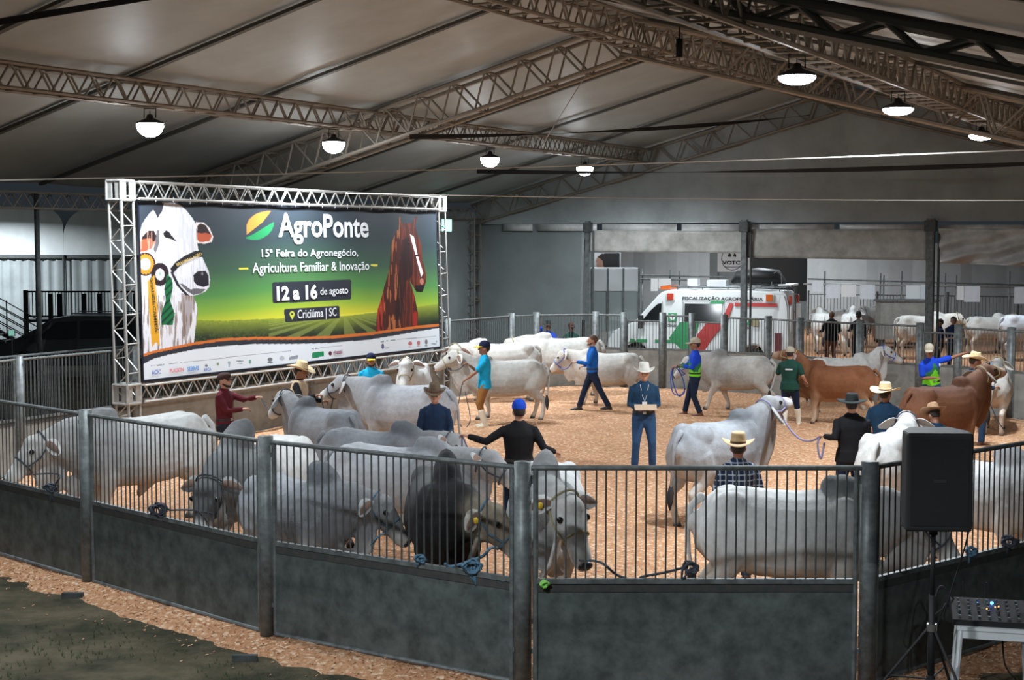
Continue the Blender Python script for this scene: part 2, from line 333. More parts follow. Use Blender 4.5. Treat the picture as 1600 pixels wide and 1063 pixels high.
earth_mat(); shaving_mat('shavings', (0.42, 0.2, 0.10), (0.66, 0.37, 0.21), (0.82, 0.6, 0.42)); shaving_mat('shavings_far', (0.26, 0.11, 0.05), (0.50, 0.26, 0.14), (0.6, 0.4, 0.26))
g = grid_mesh('floor', -70, 60, -10, 110, 1.3, lambda X, Y: -0.03 + 0*X, 'earth'); struct(g)
def ring_h(X, Y):
    d = sdist(X, Y, RINGP); e = 0.26 + 0.14 * vnoise(X, Y, 0.8, 3) + 0.09 * vnoise(X, Y, 0.22, 4)
    z = np.clip((d + e) / 0.22, -2.4, 1) * 0.04
    bank = np.exp(-((d - 0.7) / 0.8) ** 2) * 0.09 * (0.6 + 0.4 * vnoise(X, Y, 0.7, 5)) * (Y > 27)
    return z + bank + 0.018 * vnoise(X, Y, 0.5, 1) + 0.01 * vnoise(X, Y, 0.2, 2)
RING_MASK = lambda X, Y: sdist(X, Y, RINGP) > -0.9
g = grid_mesh('floor_shavings', -12, 14.5, 11.6, 41.2, 0.11, ring_h, 'shavings', RING_MASK); struct(g)
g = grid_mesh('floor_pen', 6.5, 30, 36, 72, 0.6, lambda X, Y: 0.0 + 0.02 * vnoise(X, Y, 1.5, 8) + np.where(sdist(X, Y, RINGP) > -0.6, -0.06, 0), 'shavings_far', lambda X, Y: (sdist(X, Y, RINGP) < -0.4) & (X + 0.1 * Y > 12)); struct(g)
def flakes():
    rs = np.random.RandomState(5); vs = []; fs = []
    P = []
    while len(P) < 9000:
        a, b = RINGP[rs.randint(0, 6)], None
        k = rs.randint(0, 5); a, b = POSTS[k], POSTS[k+1]; t = rs.rand(); o = rs.normal(-0.15, 0.42) if rs.rand() < .6 else rs.uniform(0, 5)
        e = (b - a).normalized(); nrm = Vector((-e.y, e.x, 0)); p = a.lerp(b, t) + nrm * o; P.append((p.x, p.y))
    P = np.array(P); Z = ring_h(P[:, 0], P[:, 1])
    for (x, y), z in zip(P, Z):
        if z < -0.03 and rs.rand() < .8: continue
        w, h = rs.uniform(.003, .009), rs.uniform(.007, .018); a = rs.rand() * 6.28; c, s = math.cos(a), math.sin(a); z0 = max(z, -0.03) + .006; k = len(vs); tz = rs.uniform(-.01, .012)
        vs += [(x - c*w + s*h, y - s*w - c*h, z0), (x + c*w + s*h, y + s*w - c*h, z0 + tz), (x + c*w - s*h, y + s*w + c*h, z0 + .004), (x - c*w - s*h, y - s*w + c*h, z0 + .01)]; fs.append((k, k+1, k+2, k+3))
    m = MB(); m.v, m.f, m.m = vs, fs, [0] * len(fs); mat('flake', (0.62, 0.38, 0.23), 0.9, noise=(3, (0.42, 0.2, 0.10), 0.4, 0.6))
    o = m.build('wood_shavings', 'flake'); tag(o, 'loose pale wood shavings scattered along the foot of the near fence', 'shavings'); stuff(o)
flakes()
def tufts():
    rs = np.random.RandomState(9); m = MB()
    for i in range(2600):
        Y = rs.uniform(8.5, 16.5); px = rs.uniform(-100, 800); x = gx(px, Y); y = Y
        e = float(sdist(np.array([x]), np.array([y]), RINGP)[0])
        if e > -0.75 or float(vnoise(np.array([x]), np.array([y]), 1.2, 11)[0]) < -0.05: continue
        for k in range(3):
            a = rs.rand() * 6.28; h = rs.uniform(.02, .06); w = .004; dx, dy = math.cos(a)*.02, math.sin(a)*.02
            m.add([(x - w, y, -.035), (x + w, y, -.035), (x + dx, y + dy, h - .03)], [(0, 1, 2)])
    mat('grass', (0.06, 0.085, 0.03), 0.9); o = m.build('grass', 'grass'); tag(o, 'short sparse grass on the trodden dirt outside the near fence', 'grass'); stuff(o)
tufts()

# ------------------------------------------------------------------ roof
RAFT = [RAFT_L for RAFT_L in [26.35 + 3.7 * k for k in range(-8, 4)]]
def roof():
    ts = np.linspace(EAVE_T - 0.2, 1.2, 75); ls = np.arange(-3.5, BACK_L + 0.3, 0.37); vs = []
    for l in ls:
        ph = ((l - 26.35) / 3.7) % 1.0; sag = -0.05 * math.sin(math.pi * ph)
        for t in ts: vs.append(W(t, l, roof_z(t) + 0.05 + sag))
    n = len(ts); fs = [(i*n+j, i*n+j+1, (i+1)*n+j+1, (i+1)*n+j) for i in range(len(ls)-1) for j in range(n-1)]
    m = MB(); m.add(vs, fs); c = m.build('ceiling', 'roof_fabric', smooth=True); struct(c)
    for l in RAFT:
        for s in (-1, 1):
            t1 = EAVE_T if s < 0 else 1.0; w = 0.055; b = MB(); vv = []
            for t in (RIDGE_T, t1):
                for dl in (-w, w):
                    for dz in (-0.06, 0.0): vv.append(W(t, l + dl, roof_z(t) + dz - 0.012))
            b.add(vv, [(0,1,3,2),(4,6,7,5),(0,4,5,1),(2,3,7,6),(0,2,6,4),(1,5,7,3)]); b.build('rafter', 'rafter', c)
    return c
ceiling = roof()

UNIT = None
def unit_cyl():
    global UNIT
    m = MB(); m.tube([(0, 0, 0), (0, 0, 1)], [1, 1], n=6, up=(1, 0, 0)); UNIT = m.mesh('brace'); return UNIT
unit_cyl()
def rod(name, a, b, r, material, parent, base=Vector((0, 0, 0)), cache={}):
    key = material
    if key not in cache: me = UNIT.copy(); me.materials.clear(); me.materials.append(MATS[material]); cache[key] = me
    d = b - a; o = bpy.data.objects.new(name, cache[key]); COL.objects.link(o); o.parent = parent
    q = Vector((0, 0, 1)).rotation_difference(d.normalized()); o.location = a - base; o.rotation_mode = 'QUATERNION'; o.rotation_quaternion = q; o.scale = (r, r, d.length); return o
def truss(name, label, p0, p1, w, h, n, cr=0.04, br=0.022, up=Vector((0, 0, 1)), material='truss_steel', joined=False, group=None, sidew=None, rung=True):
    """square lattice beam; p0, p1 run along the centre of its top face."""
    root = thing(name, label, 'truss', p0, 0, group); d = (p1 - p0); t = d.normalized(); s = (sidew or t.cross(up)).normalized(); u = s.cross(t).normalized()
    if u.dot(up) < 0: u = -u
    C = [[p + s * (a * w / 2) - u * (b * h) for p in (p0, p1)] for a, b in ((-1, 0), (1, 0), (-1, 1), (1, 1))]
    for c in C: rod('chord', c[0], c[1], cr, material, root, p0)
    m = MB(); ln = d.length; seg = []
    for sd in (0, 1):
        T0, B0 = C[sd][0], C[2 + sd][0]
        for i in range(n):
            a = T0 + t * (ln * i / n); b = B0 + t * (ln * (i + .5) / n); c = T0 + t * (ln * (i + 1) / n); seg += [(a, b), (b, c)]
    if rung:
        for i in range(n + 1):
            a = C[0][0] + t * (ln * i / n); b = C[1][0] + t * (ln * i / n); seg.append((a, b))
            if i < n: seg.append((C[2][0] + t * (ln * (i + .5) / n), C[3][0] + t * (ln * (i + .5) / n)))
    if joined:
        for a, b in seg: m.tube([a - p0, b - p0], br, n=5)
        stuff(m.build('brace', material, root))
    else:
        for a, b in seg: rod('brace', a, b, br, material, root, p0)
    return root
g_ = 'roof lattice trusses'
zl = RIDGE_Z - SLOPE * 6 - 0.1
truss('roof_truss', 'long lattice roof truss on the left carrying the four leftmost lamps', W(-17.6, 11.2, zl), W(-17.6, 40.8, zl), 0.42, 0.38, 54, 0.032, 0.018, group=g_)
truss('roof_truss', 'long lattice roof truss on the right carrying the three right lamps', W(-5.6, 3.5, zl), W(-5.6, 40.8, zl), 0.42, 0.42, 66, 0.036, 0.02, group=g_)
truss('ridge_truss', 'lattice truss running under the roof ridge', W(RIDGE_T, 8, RIDGE_Z - .12), W(RIDGE_T, 40.8, RIDGE_Z - .12), 0.5, 0.5, 54, 0.036, 0.02, group=g_)
def rafter_truss(l, s, label, joined, dep=0.68, w=0.5, n=15):
    t1 = EAVE_T if s < 0 else 0.6
    a = W(RIDGE_T, l, RIDGE_Z - .12); b = W(t1, l, roof_z(t1) - .12)
    truss('gable_truss', label, a, b, w, dep, n, 0.042, 0.024, joined=joined, group='sloping gable trusses')
rafter_truss(26.35, -1, 'sloping lattice gable truss rising from the left truss to the middle of the roof', False)
rafter_truss(26.35, 1, 'sloping lattice gable truss falling right from the middle of the roof behind the right lamps', False)
rafter_truss(40.9, -1, 'left half of the sloping lattice truss along the far tarpaulin gable', False, 0.6, 0.3)
rafter_truss(40.9, 1, 'right half of the sloping lattice truss along the far tarpaulin gable', False, 0.6, 0.3)
truss('eave_truss', 'low lattice eave truss at far left above the white tent', W(EAVE_T, 8, 5.0), W(EAVE_T, 26.3, 5.0), 0.35, 0.33, 34, 0.025, 0.015, group=g_)
truss('eave_truss', 'low lattice eave truss behind the top of the banner', W(EAVE_T, 26.4, 5.0), W(EAVE_T, 40.8, 5.0), 0.35, 0.33, 27, 0.025, 0.015, group=g_)
truss('near_truss', 'thick dark pipe truss crossing the top right corner of the picture', W(-7.5, 15.2, roof_z(-7.5) - .12), W(0.6, 15.2, roof_z(.6) - .12), 0.3, 0.24, 9, 0.05, 0.03, material='galvanised_dark', group=g_)
truss('tent_column', 'lattice column under the left end of the far gable, behind the banner', W(EAVE_T + .25, 40.7, 0), W(EAVE_T + .25, 40.7, 4.7), 0.4, 0.4, 9, 0.03, 0.016, up=Vector((LC, -LS, 0)), group=g_)

# ------------------------------------------------------------------ far tarpaulin wall, curtains and posts
def atl(px, py, l):
    d = ray(px, py); k = l / (d.x * LS + d.y * LC); return Vector((0, 0, CAMZ)) + d * k
def sheet(name, corner_px, l, material, wave=0.0, nx=24, ny=6, kind='structure', freq=9, seed=0, ang=0.0, label=None, cat=None, thick=0.02):
    """cloth hung in the tent's cross plane l; corners TL TR BR BL in picture columns of that plane."""
    c = [atl(*p, l) for p in corner_px]; vs = []; nrm = Vector((LS, LC, 0)); rs = random.Random(seed); ph = rs.random() * 6
    for j in range(ny + 1):
        v = j / ny
        for i in range(nx + 1):
            u = i / nx; p = c[0].lerp(c[1], u).lerp(c[3].lerp(c[2], u), v)
            q = p - nrm * (wave * (math.sin(u * freq * 6.28 + ang * v * 6.28 + ph) + .5 * math.sin(u * freq * 15 + v * 5 * ang + ph)) * (0.3 + v)); vs.append(q)
    n = nx + 1; fs = [(j*n+i, j*n+i+1, (j+1)*n+i+1, (j+1)*n+i) for j in range(ny) for i in range(nx)]
    k = len(vs); vs += [p + nrm * thick for p in vs]; fs += [tuple(a + k for a in f)[::-1] for f in fs]
    edge = [(i, i+1) for i in range(nx)] + [(ny*n+i+1, ny*n+i) for i in range(nx)] + [((j+1)*n, j*n) for j in range(ny)] + [(j*n+nx, (j+1)*n+nx) for j in range(ny)]
    fs += [(b, a, a+k, b+k) for a, b in edge]
    m = MB(); m.add(vs, fs); o = m.build(name, material, smooth=True)
    if label: tag(o, label, cat)
    else: o['kind'] = kind
    return o
def gable():
    vs = []; ts = np.linspace(EAVE_T + .1, 1.2, 60); zb = 4.52
    for t in ts:
        for k in range(9):
            z = zb + (roof_z(t) - .02 - zb) * k / 8; vs.append(W(t, 41.0 + .06 * math.sin(t * 1.7 + z * 1.3) + .03 * math.sin(t * 4.1 - z * 3), z))
    fs = [(i*9+j, (i+1)*9+j, (i+1)*9+j+1, i*9+j+1) for i in range(59) for j in range(8)]
    m = MB(); m.add(vs, fs); struct(m.build('wall_far', 'grey_tarp', smooth=True))
gable()
for i, (a, b) in enumerate(((786, 832), (840, 932), (941, 1057), (1065, 1168), (1172, 1303), (1312, 1448), (1468, 1640))):
    yy = 350 + (a - 786) * 0.002
    sheet('trim_%d' % (i + 1), [(a, yy), (b, yy), (b, yy + 11), (a, yy + 11)], 40.93, 'silver_tarp', nx=2, ny=1)
sheet('hanging_tarpaulin', [(912, 360), (1166, 361), (1166, 396), (915, 393)], 40.8, 'beige_tarp', 0.03, 40, 8, label='taupe rolled-down tarpaulin above the cab of the white van', cat='tarpaulin', freq=1.2, ang=.2)
sheet('hanging_tarpaulin', [(1168, 358), (1450, 359), (1450, 407), (1168, 403)], 40.85, 'beige_tarp', 0.03, 40, 8, label='taupe hanging tarpaulin between the two tall posts', cat='tarpaulin', freq=1.0, ang=.5, seed=2)
sheet('hanging_tarpaulin', [(1467, 357), (1660, 358), (1660, 418), (1470, 411)], 40.7, 'silver_tarp', 0.11, 120, 20, label='wrinkled silver tarpaulin hanging at the right edge', cat='tarpaulin', freq=1.6, ang=2.2, seed=4)
sheet('curtain', [(694, 345), (913, 352), (908, 566), (694, 566)], 41.05, 'dark_tarp', 0.03, 50, 6, label='tall plain grey curtain behind the fence beside the banner', cat='curtain', freq=1.5, seed=5)
# side wall between the banner and the gable
m = MB(); m.add([W(EAVE_T, 33, 0), W(EAVE_T, 41, 0), W(EAVE_T, 41, 4.9), W(EAVE_T, 33, 4.9)], [(0, 1, 2, 3)]); struct(m.build('wall_left', 'dark_tarp'))
def tall_post(px, w, label, top=398):
    p = atl(px, 500, 40.75); root = thing('tent_post', label, 'post', (p.x, p.y, 0), -TH, 'tall posts of the far wall')
    MB().box((-w/2, -w/2, -.03), (w/2, w/2, 4.6)).build('column', 'galvanised', root)
    MB().box((-w/2 - .05, -w/2 - .05, 4.25), (w/2 + .05, w/2 + .05, 4.55)).build('head_plate', 'galvanised_dark', root)
    MB().tube([(w/2 + .12, 0, -.03), (w/2 + .12, 0, 4.3)], .035, n=8, up=(1, 0, 0)).build('pipe', 'galvanised_dark', root)
    return root
tall_post(918, .13, 'grey tent post at the right edge of the plain grey curtain'); tall_post(1162, .16, 'grey tent post standing in front of the white van'); tall_post(1452, .2, 'thick grey tent post left of the wrinkled silver tarpaulin')

# ------------------------------------------------------------------ ring fence
def fence_panel(label, a, b, near, gap=0.115, top=2.04, sheet_top=0.96, mat_s='sheet_steel', mat_r='galvanised', group='galvanised panels of the ring fence', gate=False, cat='fence'):
    d = (b - a); L_ = d.length; rz = math.atan2(d.y, d.x); root = thing('steel_fence' if not gate else 'steel_gate', label, cat if not gate else 'gate', a, rz, group)
    x0, x1 = gap, L_ - gap; r = 0.024; zt = top - .045 - (0.14 if gate else 0); zb = 0.06
    MB().tube([(x0 - (.06 if not gate else 0), 0, zt), (x1 + (.06 if not gate else 0), 0, zt)], r, n=8).build('top_rail', mat_r, root)
    MB().box((x0, -.022, sheet_top), (x1, .022, sheet_top + .045)).build('middle_rail', mat_r, root)
    MB().tube([(x0, 0, zb), (x1, 0, zb)], r, n=8).build('bottom_rail', mat_r, root)
    for x in (x0, x1): MB().tube([(x, 0, zb), (x, 0, zt)], r, n=8, up=(1, 0, 0)).build('side_rail', mat_r, root)
    m = MB(); nx = 14; vs = []                                  # the sheet, a little buckled
    for i in range(nx + 1):
        for k in range(5):
            x = x0 + .02 + (x1 - x0 - .04) * i / nx; z = zb + (sheet_top - zb) * k / 4
            y = .006 * math.sin(i * 1.3 + k * 1.1 + a.x) * (0 < k < 4); vs.append((x, y - .004, z)); vs.append((x, y + .004, z))
    fs = []
    for i in range(nx):
        for k in range(4):
            p, q = (i*5+k)*2, ((i+1)*5+k)*2; fs += [(p, q, q+2, p+2), (p+1, p+3, q+3, q+1)]
    m.add(vs, fs).build('sheet', mat_s, root, smooth=True)
    if near: MB().box((x0, -.012, sheet_top - .075), (x1, .012, sheet_top - .002)).build('dark_strip', 'dark_metal', root)  # dark strip below the middle rail
    nb = max(3, int(round((x1 - x0) / 0.088))); me = None
    if near:
        for i in range(1, nb):
            if me is None:
                q = MB(); q.tube([(0, 0, 0), (0, 0, 1)], .0085, n=6, up=(1, 0, 0)); me = q.mesh('bar'); me.materials.append(MATS['galvanised_dark'])
            o = link('bar', me, root, (x0 + (x1 - x0) * i / nb, random.uniform(-.002, .002), sheet_top + .04)); o.scale = (1, 1, zt - sheet_top - .05)
            o.rotation_euler = (0, random.uniform(-.006, .006), 0)
    else:
        q = MB()
        for i in range(1, nb):
            x = x0 + (x1 - x0) * i / nb; q.tube([(x, 0, sheet_top + .04), (x, 0, zt)], .0085, n=5, up=(1, 0, 0))
        stuff(q.build('bar', mat_r, root))
    for x in (x0 - .045, x1 + .045):
        for z in (.35, zt - .12): MB().box((x - .03, -.012, z - .02), (x + .03, .012, z + .02)).build('hinge', mat_r, root)
    return root
def fence_post(label, p, r=0.075, top=2.05, material='galvanised', group='round posts of the ring fence'):
    root = thing('fence_post', label, 'post', p, 0, group)
    MB().tube([(0, 0, -.06), (0, 0, top)], r, n=16, up=(1, 0, 0)).build('pipe', material, root, smooth=True)
    MB().box((-.09, -.006, top - .16), (.09, .006, top - .12)).build('clamp', material, root)
    return root
near_names = ['at the left edge of the picture', 'before the bull with a dark lowered head', 'in front of the black bull, left of the middle post',
              'facing the camera square on, right of the middle post', 'behind the loudspeaker and the side table', 'beyond the right edge of the picture']
for i in range(len(POSTS) - 1):
    fence_panel('near ring fence panel ' + near_names[i], POSTS[i], POSTS[i+1], True)
pn = ['beyond the left edge', 'leftmost in view', 'between the two left panels', 'in the middle of the picture beside the black bull', 'left of the black loudspeaker', 'at the right edge', 'outside the frame at right']
for i, p in enumerate(POSTS): fence_post('round near fence post ' + pn[i], p, 0.078)
for i in range(len(LEFT) - 1):
    w_ = ['with bars in front of the parked car, at the far left', 'with bars left of the banner tower', 'under the left half of the banner', 'under the middle of the banner', 'under the right half of the banner'][i]
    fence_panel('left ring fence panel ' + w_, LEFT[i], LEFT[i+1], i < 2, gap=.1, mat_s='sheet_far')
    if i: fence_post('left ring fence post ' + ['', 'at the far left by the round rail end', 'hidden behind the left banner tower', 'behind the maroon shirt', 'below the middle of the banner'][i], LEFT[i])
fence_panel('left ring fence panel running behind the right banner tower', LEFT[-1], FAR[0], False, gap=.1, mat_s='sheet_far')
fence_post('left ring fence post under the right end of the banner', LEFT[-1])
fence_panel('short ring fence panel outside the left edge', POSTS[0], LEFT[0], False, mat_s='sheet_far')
fn = ['in front of the left half of the grey curtain', 'narrow one under the grey curtain', 'in front of the man with a raised arm and black hat', 'narrow one at the foot of the booth counter', 'gate beside the front wheel of the van', 'in front of the van cab',
      'gate in front of the van side window', 'in front of the red stripe of the van', 'by the rear of the white van', 'behind the brown cow with the two dark figures behind', 'left of the man with outstretched arm',
      'gate behind the man with outstretched arm', 'beside the thick post, right of the straw-hatted man', 'at the right edge of the picture']
for i in range(len(FAR) - 1):
    gt = i in (4, 6, 11)
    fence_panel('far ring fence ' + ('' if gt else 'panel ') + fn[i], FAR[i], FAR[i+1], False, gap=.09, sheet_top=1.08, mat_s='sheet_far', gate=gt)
qn = ['at the corner by the banner tower', 'right of the corner panel', 'left of the man in the black hat', 'at the right edge of the curtain', 'left of the first gate', 'right of the first gate', 'left of the side-window gate', 'right of the side-window gate',
      'behind the grey walking bull', 'by the rear corner of the van', 'behind the back of the brown cow', 'left of the outstretched arm', 'beside the hand of the outstretched arm', 'near the right edge', 'beyond the right edge']
for i, p in enumerate(FAR): fence_post('far ring fence post ' + qn[i], p, 0.095, 2.08)

# ------------------------------------------------------------------ banner
TB = -18.72
bq = [ray_t(214.6, 313.8, TB), ray_t(681.9, 330.1, TB), ray_t(688.4, 543.8, TB), ray_t(222.8, 597.5, TB)]
BO = bq[3].copy(); BL_DIR = Vector((LS, LC, 0)); BN = Vector((LC, -LS, 0))          # along, and towards the ring
def blz(p): d = p - BO; return d.dot(BL_DIR), d.z
bq2 = [blz(p) for p in bq]
def bpt(u, v, off=0.0):                         # u right, v down -> local (across, along, up)
    a = (bq2[0][0]*(1-u) + bq2[1][0]*u, bq2[0][1]*(1-u) + bq2[1][1]*u); b = (bq2[3][0]*(1-u) + bq2[2][0]*u, bq2[3][1]*(1-u) + bq2[2][1]*u)
    return Vector((off, a[0]*(1-v) + b[0]*v, a[1]*(1-v) + b[1]*v))
def buv(px, py):
    x, z = blz(ray_t(px, py, TB)); u, v = .5, .5
    for _ in range(12):
        p = bpt(u, v); dx, dz = x - p.y, z - p.z; u += dx / (bq2[1][0] - bq2[0][0]); v -= dz / 3.4
    return u, v
def banner():
    root = thing('banner', 'wide printed fair banner with a white bull head and a brown horse', 'banner', BO, -TH)
    NU, NV = 860, 300; U, V = np.meshgrid(np.linspace(0, 1, NU), np.linspace(0, 1, NV)); U = U.ravel(); V = V.ravel()
    ax = (1-V)*((1-U)*bq2[0][0] + U*bq2[1][0]) + V*((1-U)*bq2[3][0] + U*bq2[2][0]); az = (1-V)*((1-U)*bq2[0][1] + U*bq2[1][1]) + V*((1-U)*bq2[3][1] + U*bq2[2][1])
    wx = BO.x + BL_DIR.x*ax; wy = BO.y + BL_DIR.y*ax; wz = BO.z + az - CAMZ
    cp, sp = math.cos(PITCH), math.sin(PITCH); dep = wy*cp - wz*sp; X = 800 + F*wx/dep; Y = 531.5 - F*(wz*cp + wy*sp)/dep
    lin = lambda c: tuple(((x/255+.055)/1.055)**2.4 if x > 10 else x/3294 for x in c)
    C = np.zeros((len(U), 3))
    stops = [(0, (50, 58, 68)), (.2, (48, 62, 66)), (.36, (62, 92, 72)), (.5, (84, 140, 74)), (.6, (140, 178, 62)), (.68, (214, 212, 60)), (.735, (246, 236, 90)), (1, (246, 236, 90))]
    sv = [s[0] for s in stops]; sc = np.array([lin(s[1]) for s in stops])
    side = np.abs(U - .52) * .12 * (V < .7)
    vv = np.clip(V - side, 0, 1)
    for k in range(3): C[:, k] = np.interp(vv, sv, sc[:, k])
    def paint(mask, c, a=1.0):
        c = np.array(lin(c)) if isinstance(c, tuple) else c
        m = (mask.astype(float) * a)[:, None]; C[:] = C * (1 - m) + c * m
    def poly(pts):
        ins = np.zeros(len(X), bool); n = len(pts)
        for i in range(n):
            x0, y0 = pts[i]; x1, y1 = pts[(i+1) % n]
            if y0 == y1: continue
            ins ^= ((y0 > Y) != (y1 > Y)) & (X < (x1-x0)*(Y-y0)/(y1-y0) + x0)
        return ins
    def ell(cx, cy, rx, ry): return ((X-cx)/rx)**2 + ((Y-cy)/ry)**2 < 1
    ns = vnoise(X, Y, 5, 1); nf = vnoise(X, Y, 1.8, 2); nx_ = vnoise(X, Y / 12, 1.6, 3)
    hor = np.interp(X, [210, 310, 355, 375, 430, 540, 590, 650, 690], [500, 500.5, 501.5, 500, 498, 494, 488, 480, 474])
    fld = Y > hor; dpt = np.clip((Y - hor) / 28, 0, 1)
    base = np.array(lin((150, 165, 60)))*(1-dpt)[:, None]**1.5 + np.array(lin((40, 52, 38)))*(1-(1-dpt)[:, None]**1.5)
    rows = (np.sin((X - 537) / np.maximum(Y - 489, 2) * 5.2) > 0.1) & (Y > hor + 3) & (X > 420) & (X < 600)
    m = fld[:, None]; C = np.where(m, base * (1 + .25 * ns[:, None] * dpt[:, None]), C)
    paint(rows & fld, (160, 175, 95), 0.4); paint(fld & (X < 420) & (nf > .2), (95, 120, 60), .35)
    # bull
    body = [(222.5, 556), (219, 480), (215.5, 400), (217, 370), (222, 350), (232, 335), (240, 327), (246, 319), (256, 316), (270, 316), (283, 321), (293, 330), (302, 343), (306, 350), (307, 375), (310, 392), (316, 402), (322, 415), (326, 424), (328, 437), (327, 448), (322, 455), (312, 460), (302, 462), (307, 475), (309, 490), (306, 512), (303, 535), (262, 545)]
    bm = poly(body); paint(bm, (232, 232, 240)); paint(bm & (nx_ > .25), (190, 188, 196), .5)
    nk = bm & (Y > 462) & (Y < 560); paint(nk & (nx_ > .05), (165, 145, 130), .6); paint(nk & (nx_ > .45), (95, 72, 62), .6)
    paint(poly([(283, 458), (302, 463), (300, 500), (292, 530), (284, 500)]), (120, 90, 74), .6)
    paint(poly([(238, 327), (246, 318), (256, 317), (253, 330), (246, 341), (242, 333)]), (52, 54, 64))
    paint(poly([(245, 360), (249, 360), (249, 380), (243, 396), (240, 390)]), (60, 45, 42), .8)
    ear = poly([(215.8, 388), (221, 371), (230, 361), (240, 360), (244, 368), (242, 380), (236, 389), (224, 394), (216, 393)]); paint(ear, (206, 96, 66)); paint(ear & (Y < 376 + 5*ns), (44, 26, 28)); paint(ear & (nx_ > .3), (240, 190, 170), .5)
    e2 = poly([(306, 347), (318, 348), (327, 356), (333, 370), (331, 378), (320, 381), (308, 380)]); paint(e2, (236, 226, 226))
    e3 = poly([(308, 353), (313, 349), (321, 352), (331, 369), (327, 377), (312, 379), (308, 374)]); paint(e3, (190, 88, 58)); paint(e3 & (Y < 366 + 4*ns), (48, 28, 30))
    paint(poly([(255, 365), (259, 360), (264, 362), (268, 368), (277, 378), (268, 374), (257, 371)]), (28, 22, 26))
    paint(poly([(266, 348), (282, 338), (300, 360), (298, 390), (286, 372)]), (210, 212, 224), .5)
    paint(poly([(302, 430), (309, 424), (321, 423), (326, 431), (326.5, 446), (318, 449), (308, 446), (303, 440)]), (34, 30, 40))
    paint(poly([(281, 444), (292, 455), (302, 461), (314, 459), (322, 452), (308, 451), (297, 452), (286, 444)]), (52, 44, 50), .85)
    paint(ell(316, 428, 1.6, 2.4), (170, 160, 175), .6)
    paint(poly([(266, 420), (275, 409), (290, 399), (305, 392), (314, 391.5), (317, 402), (305, 401), (290, 408), (278, 419), (270, 428)]), (32, 30, 34))
    paint(poly([(266, 425), (270, 425), (282, 448), (296, 462), (290, 462), (276, 446)]), (40, 36, 42))
    th = np.arctan2(Y-412, X-227); rr = np.hypot((X-227)/1.0, (Y-413)/1.15)
    paint(rr < 16, (48, 34, 38)); paint(rr < 13.6 + .8*np.sin(th*22), (214, 150, 52)); paint(rr < 8.2, (238, 240, 244)); paint(ell(227, 413, 2.6, 3.2), (180, 150, 110), .6)
    rr = np.hypot((X-250)/1.0, (Y-429)/1.3); paint(rr < 14, (42, 28, 36)); paint(rr < 7, (236, 238, 244)); paint(ell(250, 428, 2.2, 3), (90, 150, 90), .6)
    g_ = poly([(261, 428), (269, 436), (270, 450), (266, 470), (273, 490), (270, 508), (252, 508), (252, 490), (259, 470), (257, 452)]); paint(g_, (24, 110, 62)); paint(g_ & (np.sin((X + Y) * .55) > .3), (18, 60, 44))
    paint(poly([(230.5, 440), (241, 430), (243, 445), (246, 480), (250, 541), (243.5, 535), (237.5, 543), (234, 500)]), (230, 168, 44))
    # horse
    hm = poly([(624, 335), (627, 350), (630.6, 349), (643.6, 349), (650, 338), (654, 338), (649, 352), (652.6, 365), (657.5, 380), (660, 406), (666, 428), (665.6, 441), (660, 456), (650, 455), (644.5, 446), (640, 438), (648, 463), (653, 489), (652.5, 514), (640, 517), (587, 528), (588, 505), (590, 484), (595, 469), (601, 446), (608, 422), (610, 398), (612.7, 378), (617, 366), (622.5, 357)])
    paint(hm, (74, 34, 28)); paint(hm & (nx_ > .15), (122, 52, 34), .75); paint(hm & (X < 626) & (nx_ > .3), (196, 120, 70), .7); paint(poly([(628, 375), (640, 372), (646, 400), (645, 430), (634, 440), (626, 500), (616, 500), (622, 440)]), (30, 20, 24), .75)
    paint(hm & (((X > 645) & (Y > 458)) | ((X < 600) & (Y > 455))) & (nx_ > -.2), (176, 40, 32), .7)
    paint(poly([(641, 366), (647, 370), (652, 396), (654, 404), (661.5, 427), (658, 433), (654, 417), (650, 401), (643, 376)]), (236, 234, 240))
    paint(poly([(648, 398), (656, 398), (656, 401), (648, 401)]), (60, 26, 24)); paint(ell(659, 440, 3, 5), (196, 130, 110), .8); paint(poly([(648, 446), (664, 446), (660, 457), (650, 456)]), (30, 22, 26))
    # curves at the foot
    oy = np.interp(X, [214, 222, 240, 262, 300, 340, 362, 400, 460, 520, 580, 613, 650, 687], [556.5, 554, 548, 543.5, 535.5, 530, 528, 526.5, 526.7, 525, 519.5, 514.5, 509.5, 506])
    wy_ = np.interp(X, [214, 222, 240, 262, 300, 340, 400, 460, 520, 580, 613, 650, 687], [573, 570, 561, 555, 547, 541.5, 537.7, 537.7, 536, 530.5, 525, 518.5, 512.5])
    paint(Y > oy, (216, 118, 52)); paint(Y > oy + 4.2, (48, 52, 62)); paint(Y > wy_, (232, 240, 248))
    # marks
    paint(poly([(385.5, 366.7), (385.5, 352), (388.5, 344.5), (393, 339.5), (399, 335), (405, 332.5), (414, 330.3), (423, 330), (410, 347)]), (244, 146, 60))
    paint(poly([(383, 372.4), (396, 366), (412, 356), (428, 346.8), (427.5, 353), (424.5, 360), (419, 366.5), (411, 371.8), (403.4, 374.8), (392, 374.8)]), (36, 140, 84))
    def rbox(c, r=2.5):
        m = poly(c); return m
    paint(rbox([(427, 441.5), (547, 437), (549, 439), (549, 466.5), (547, 468.2), (428, 474.4), (426, 472.5), (425, 443.5)]), (46, 50, 60))
    paint(rbox([(446, 483.3), (529, 478.2), (530.5, 480), (531, 496), (529, 498), (447, 504), (445, 502), (444, 485)]), (46, 50, 60))
    paint(poly([(373.5, 418.8), (388, 418.6), (388, 421), (373.5, 421.2)]), (232, 216, 60)); paint(poly([(579.5, 413.6), (590, 413.4), (590, 415.8), (579.5, 416)]), (232, 216, 60))
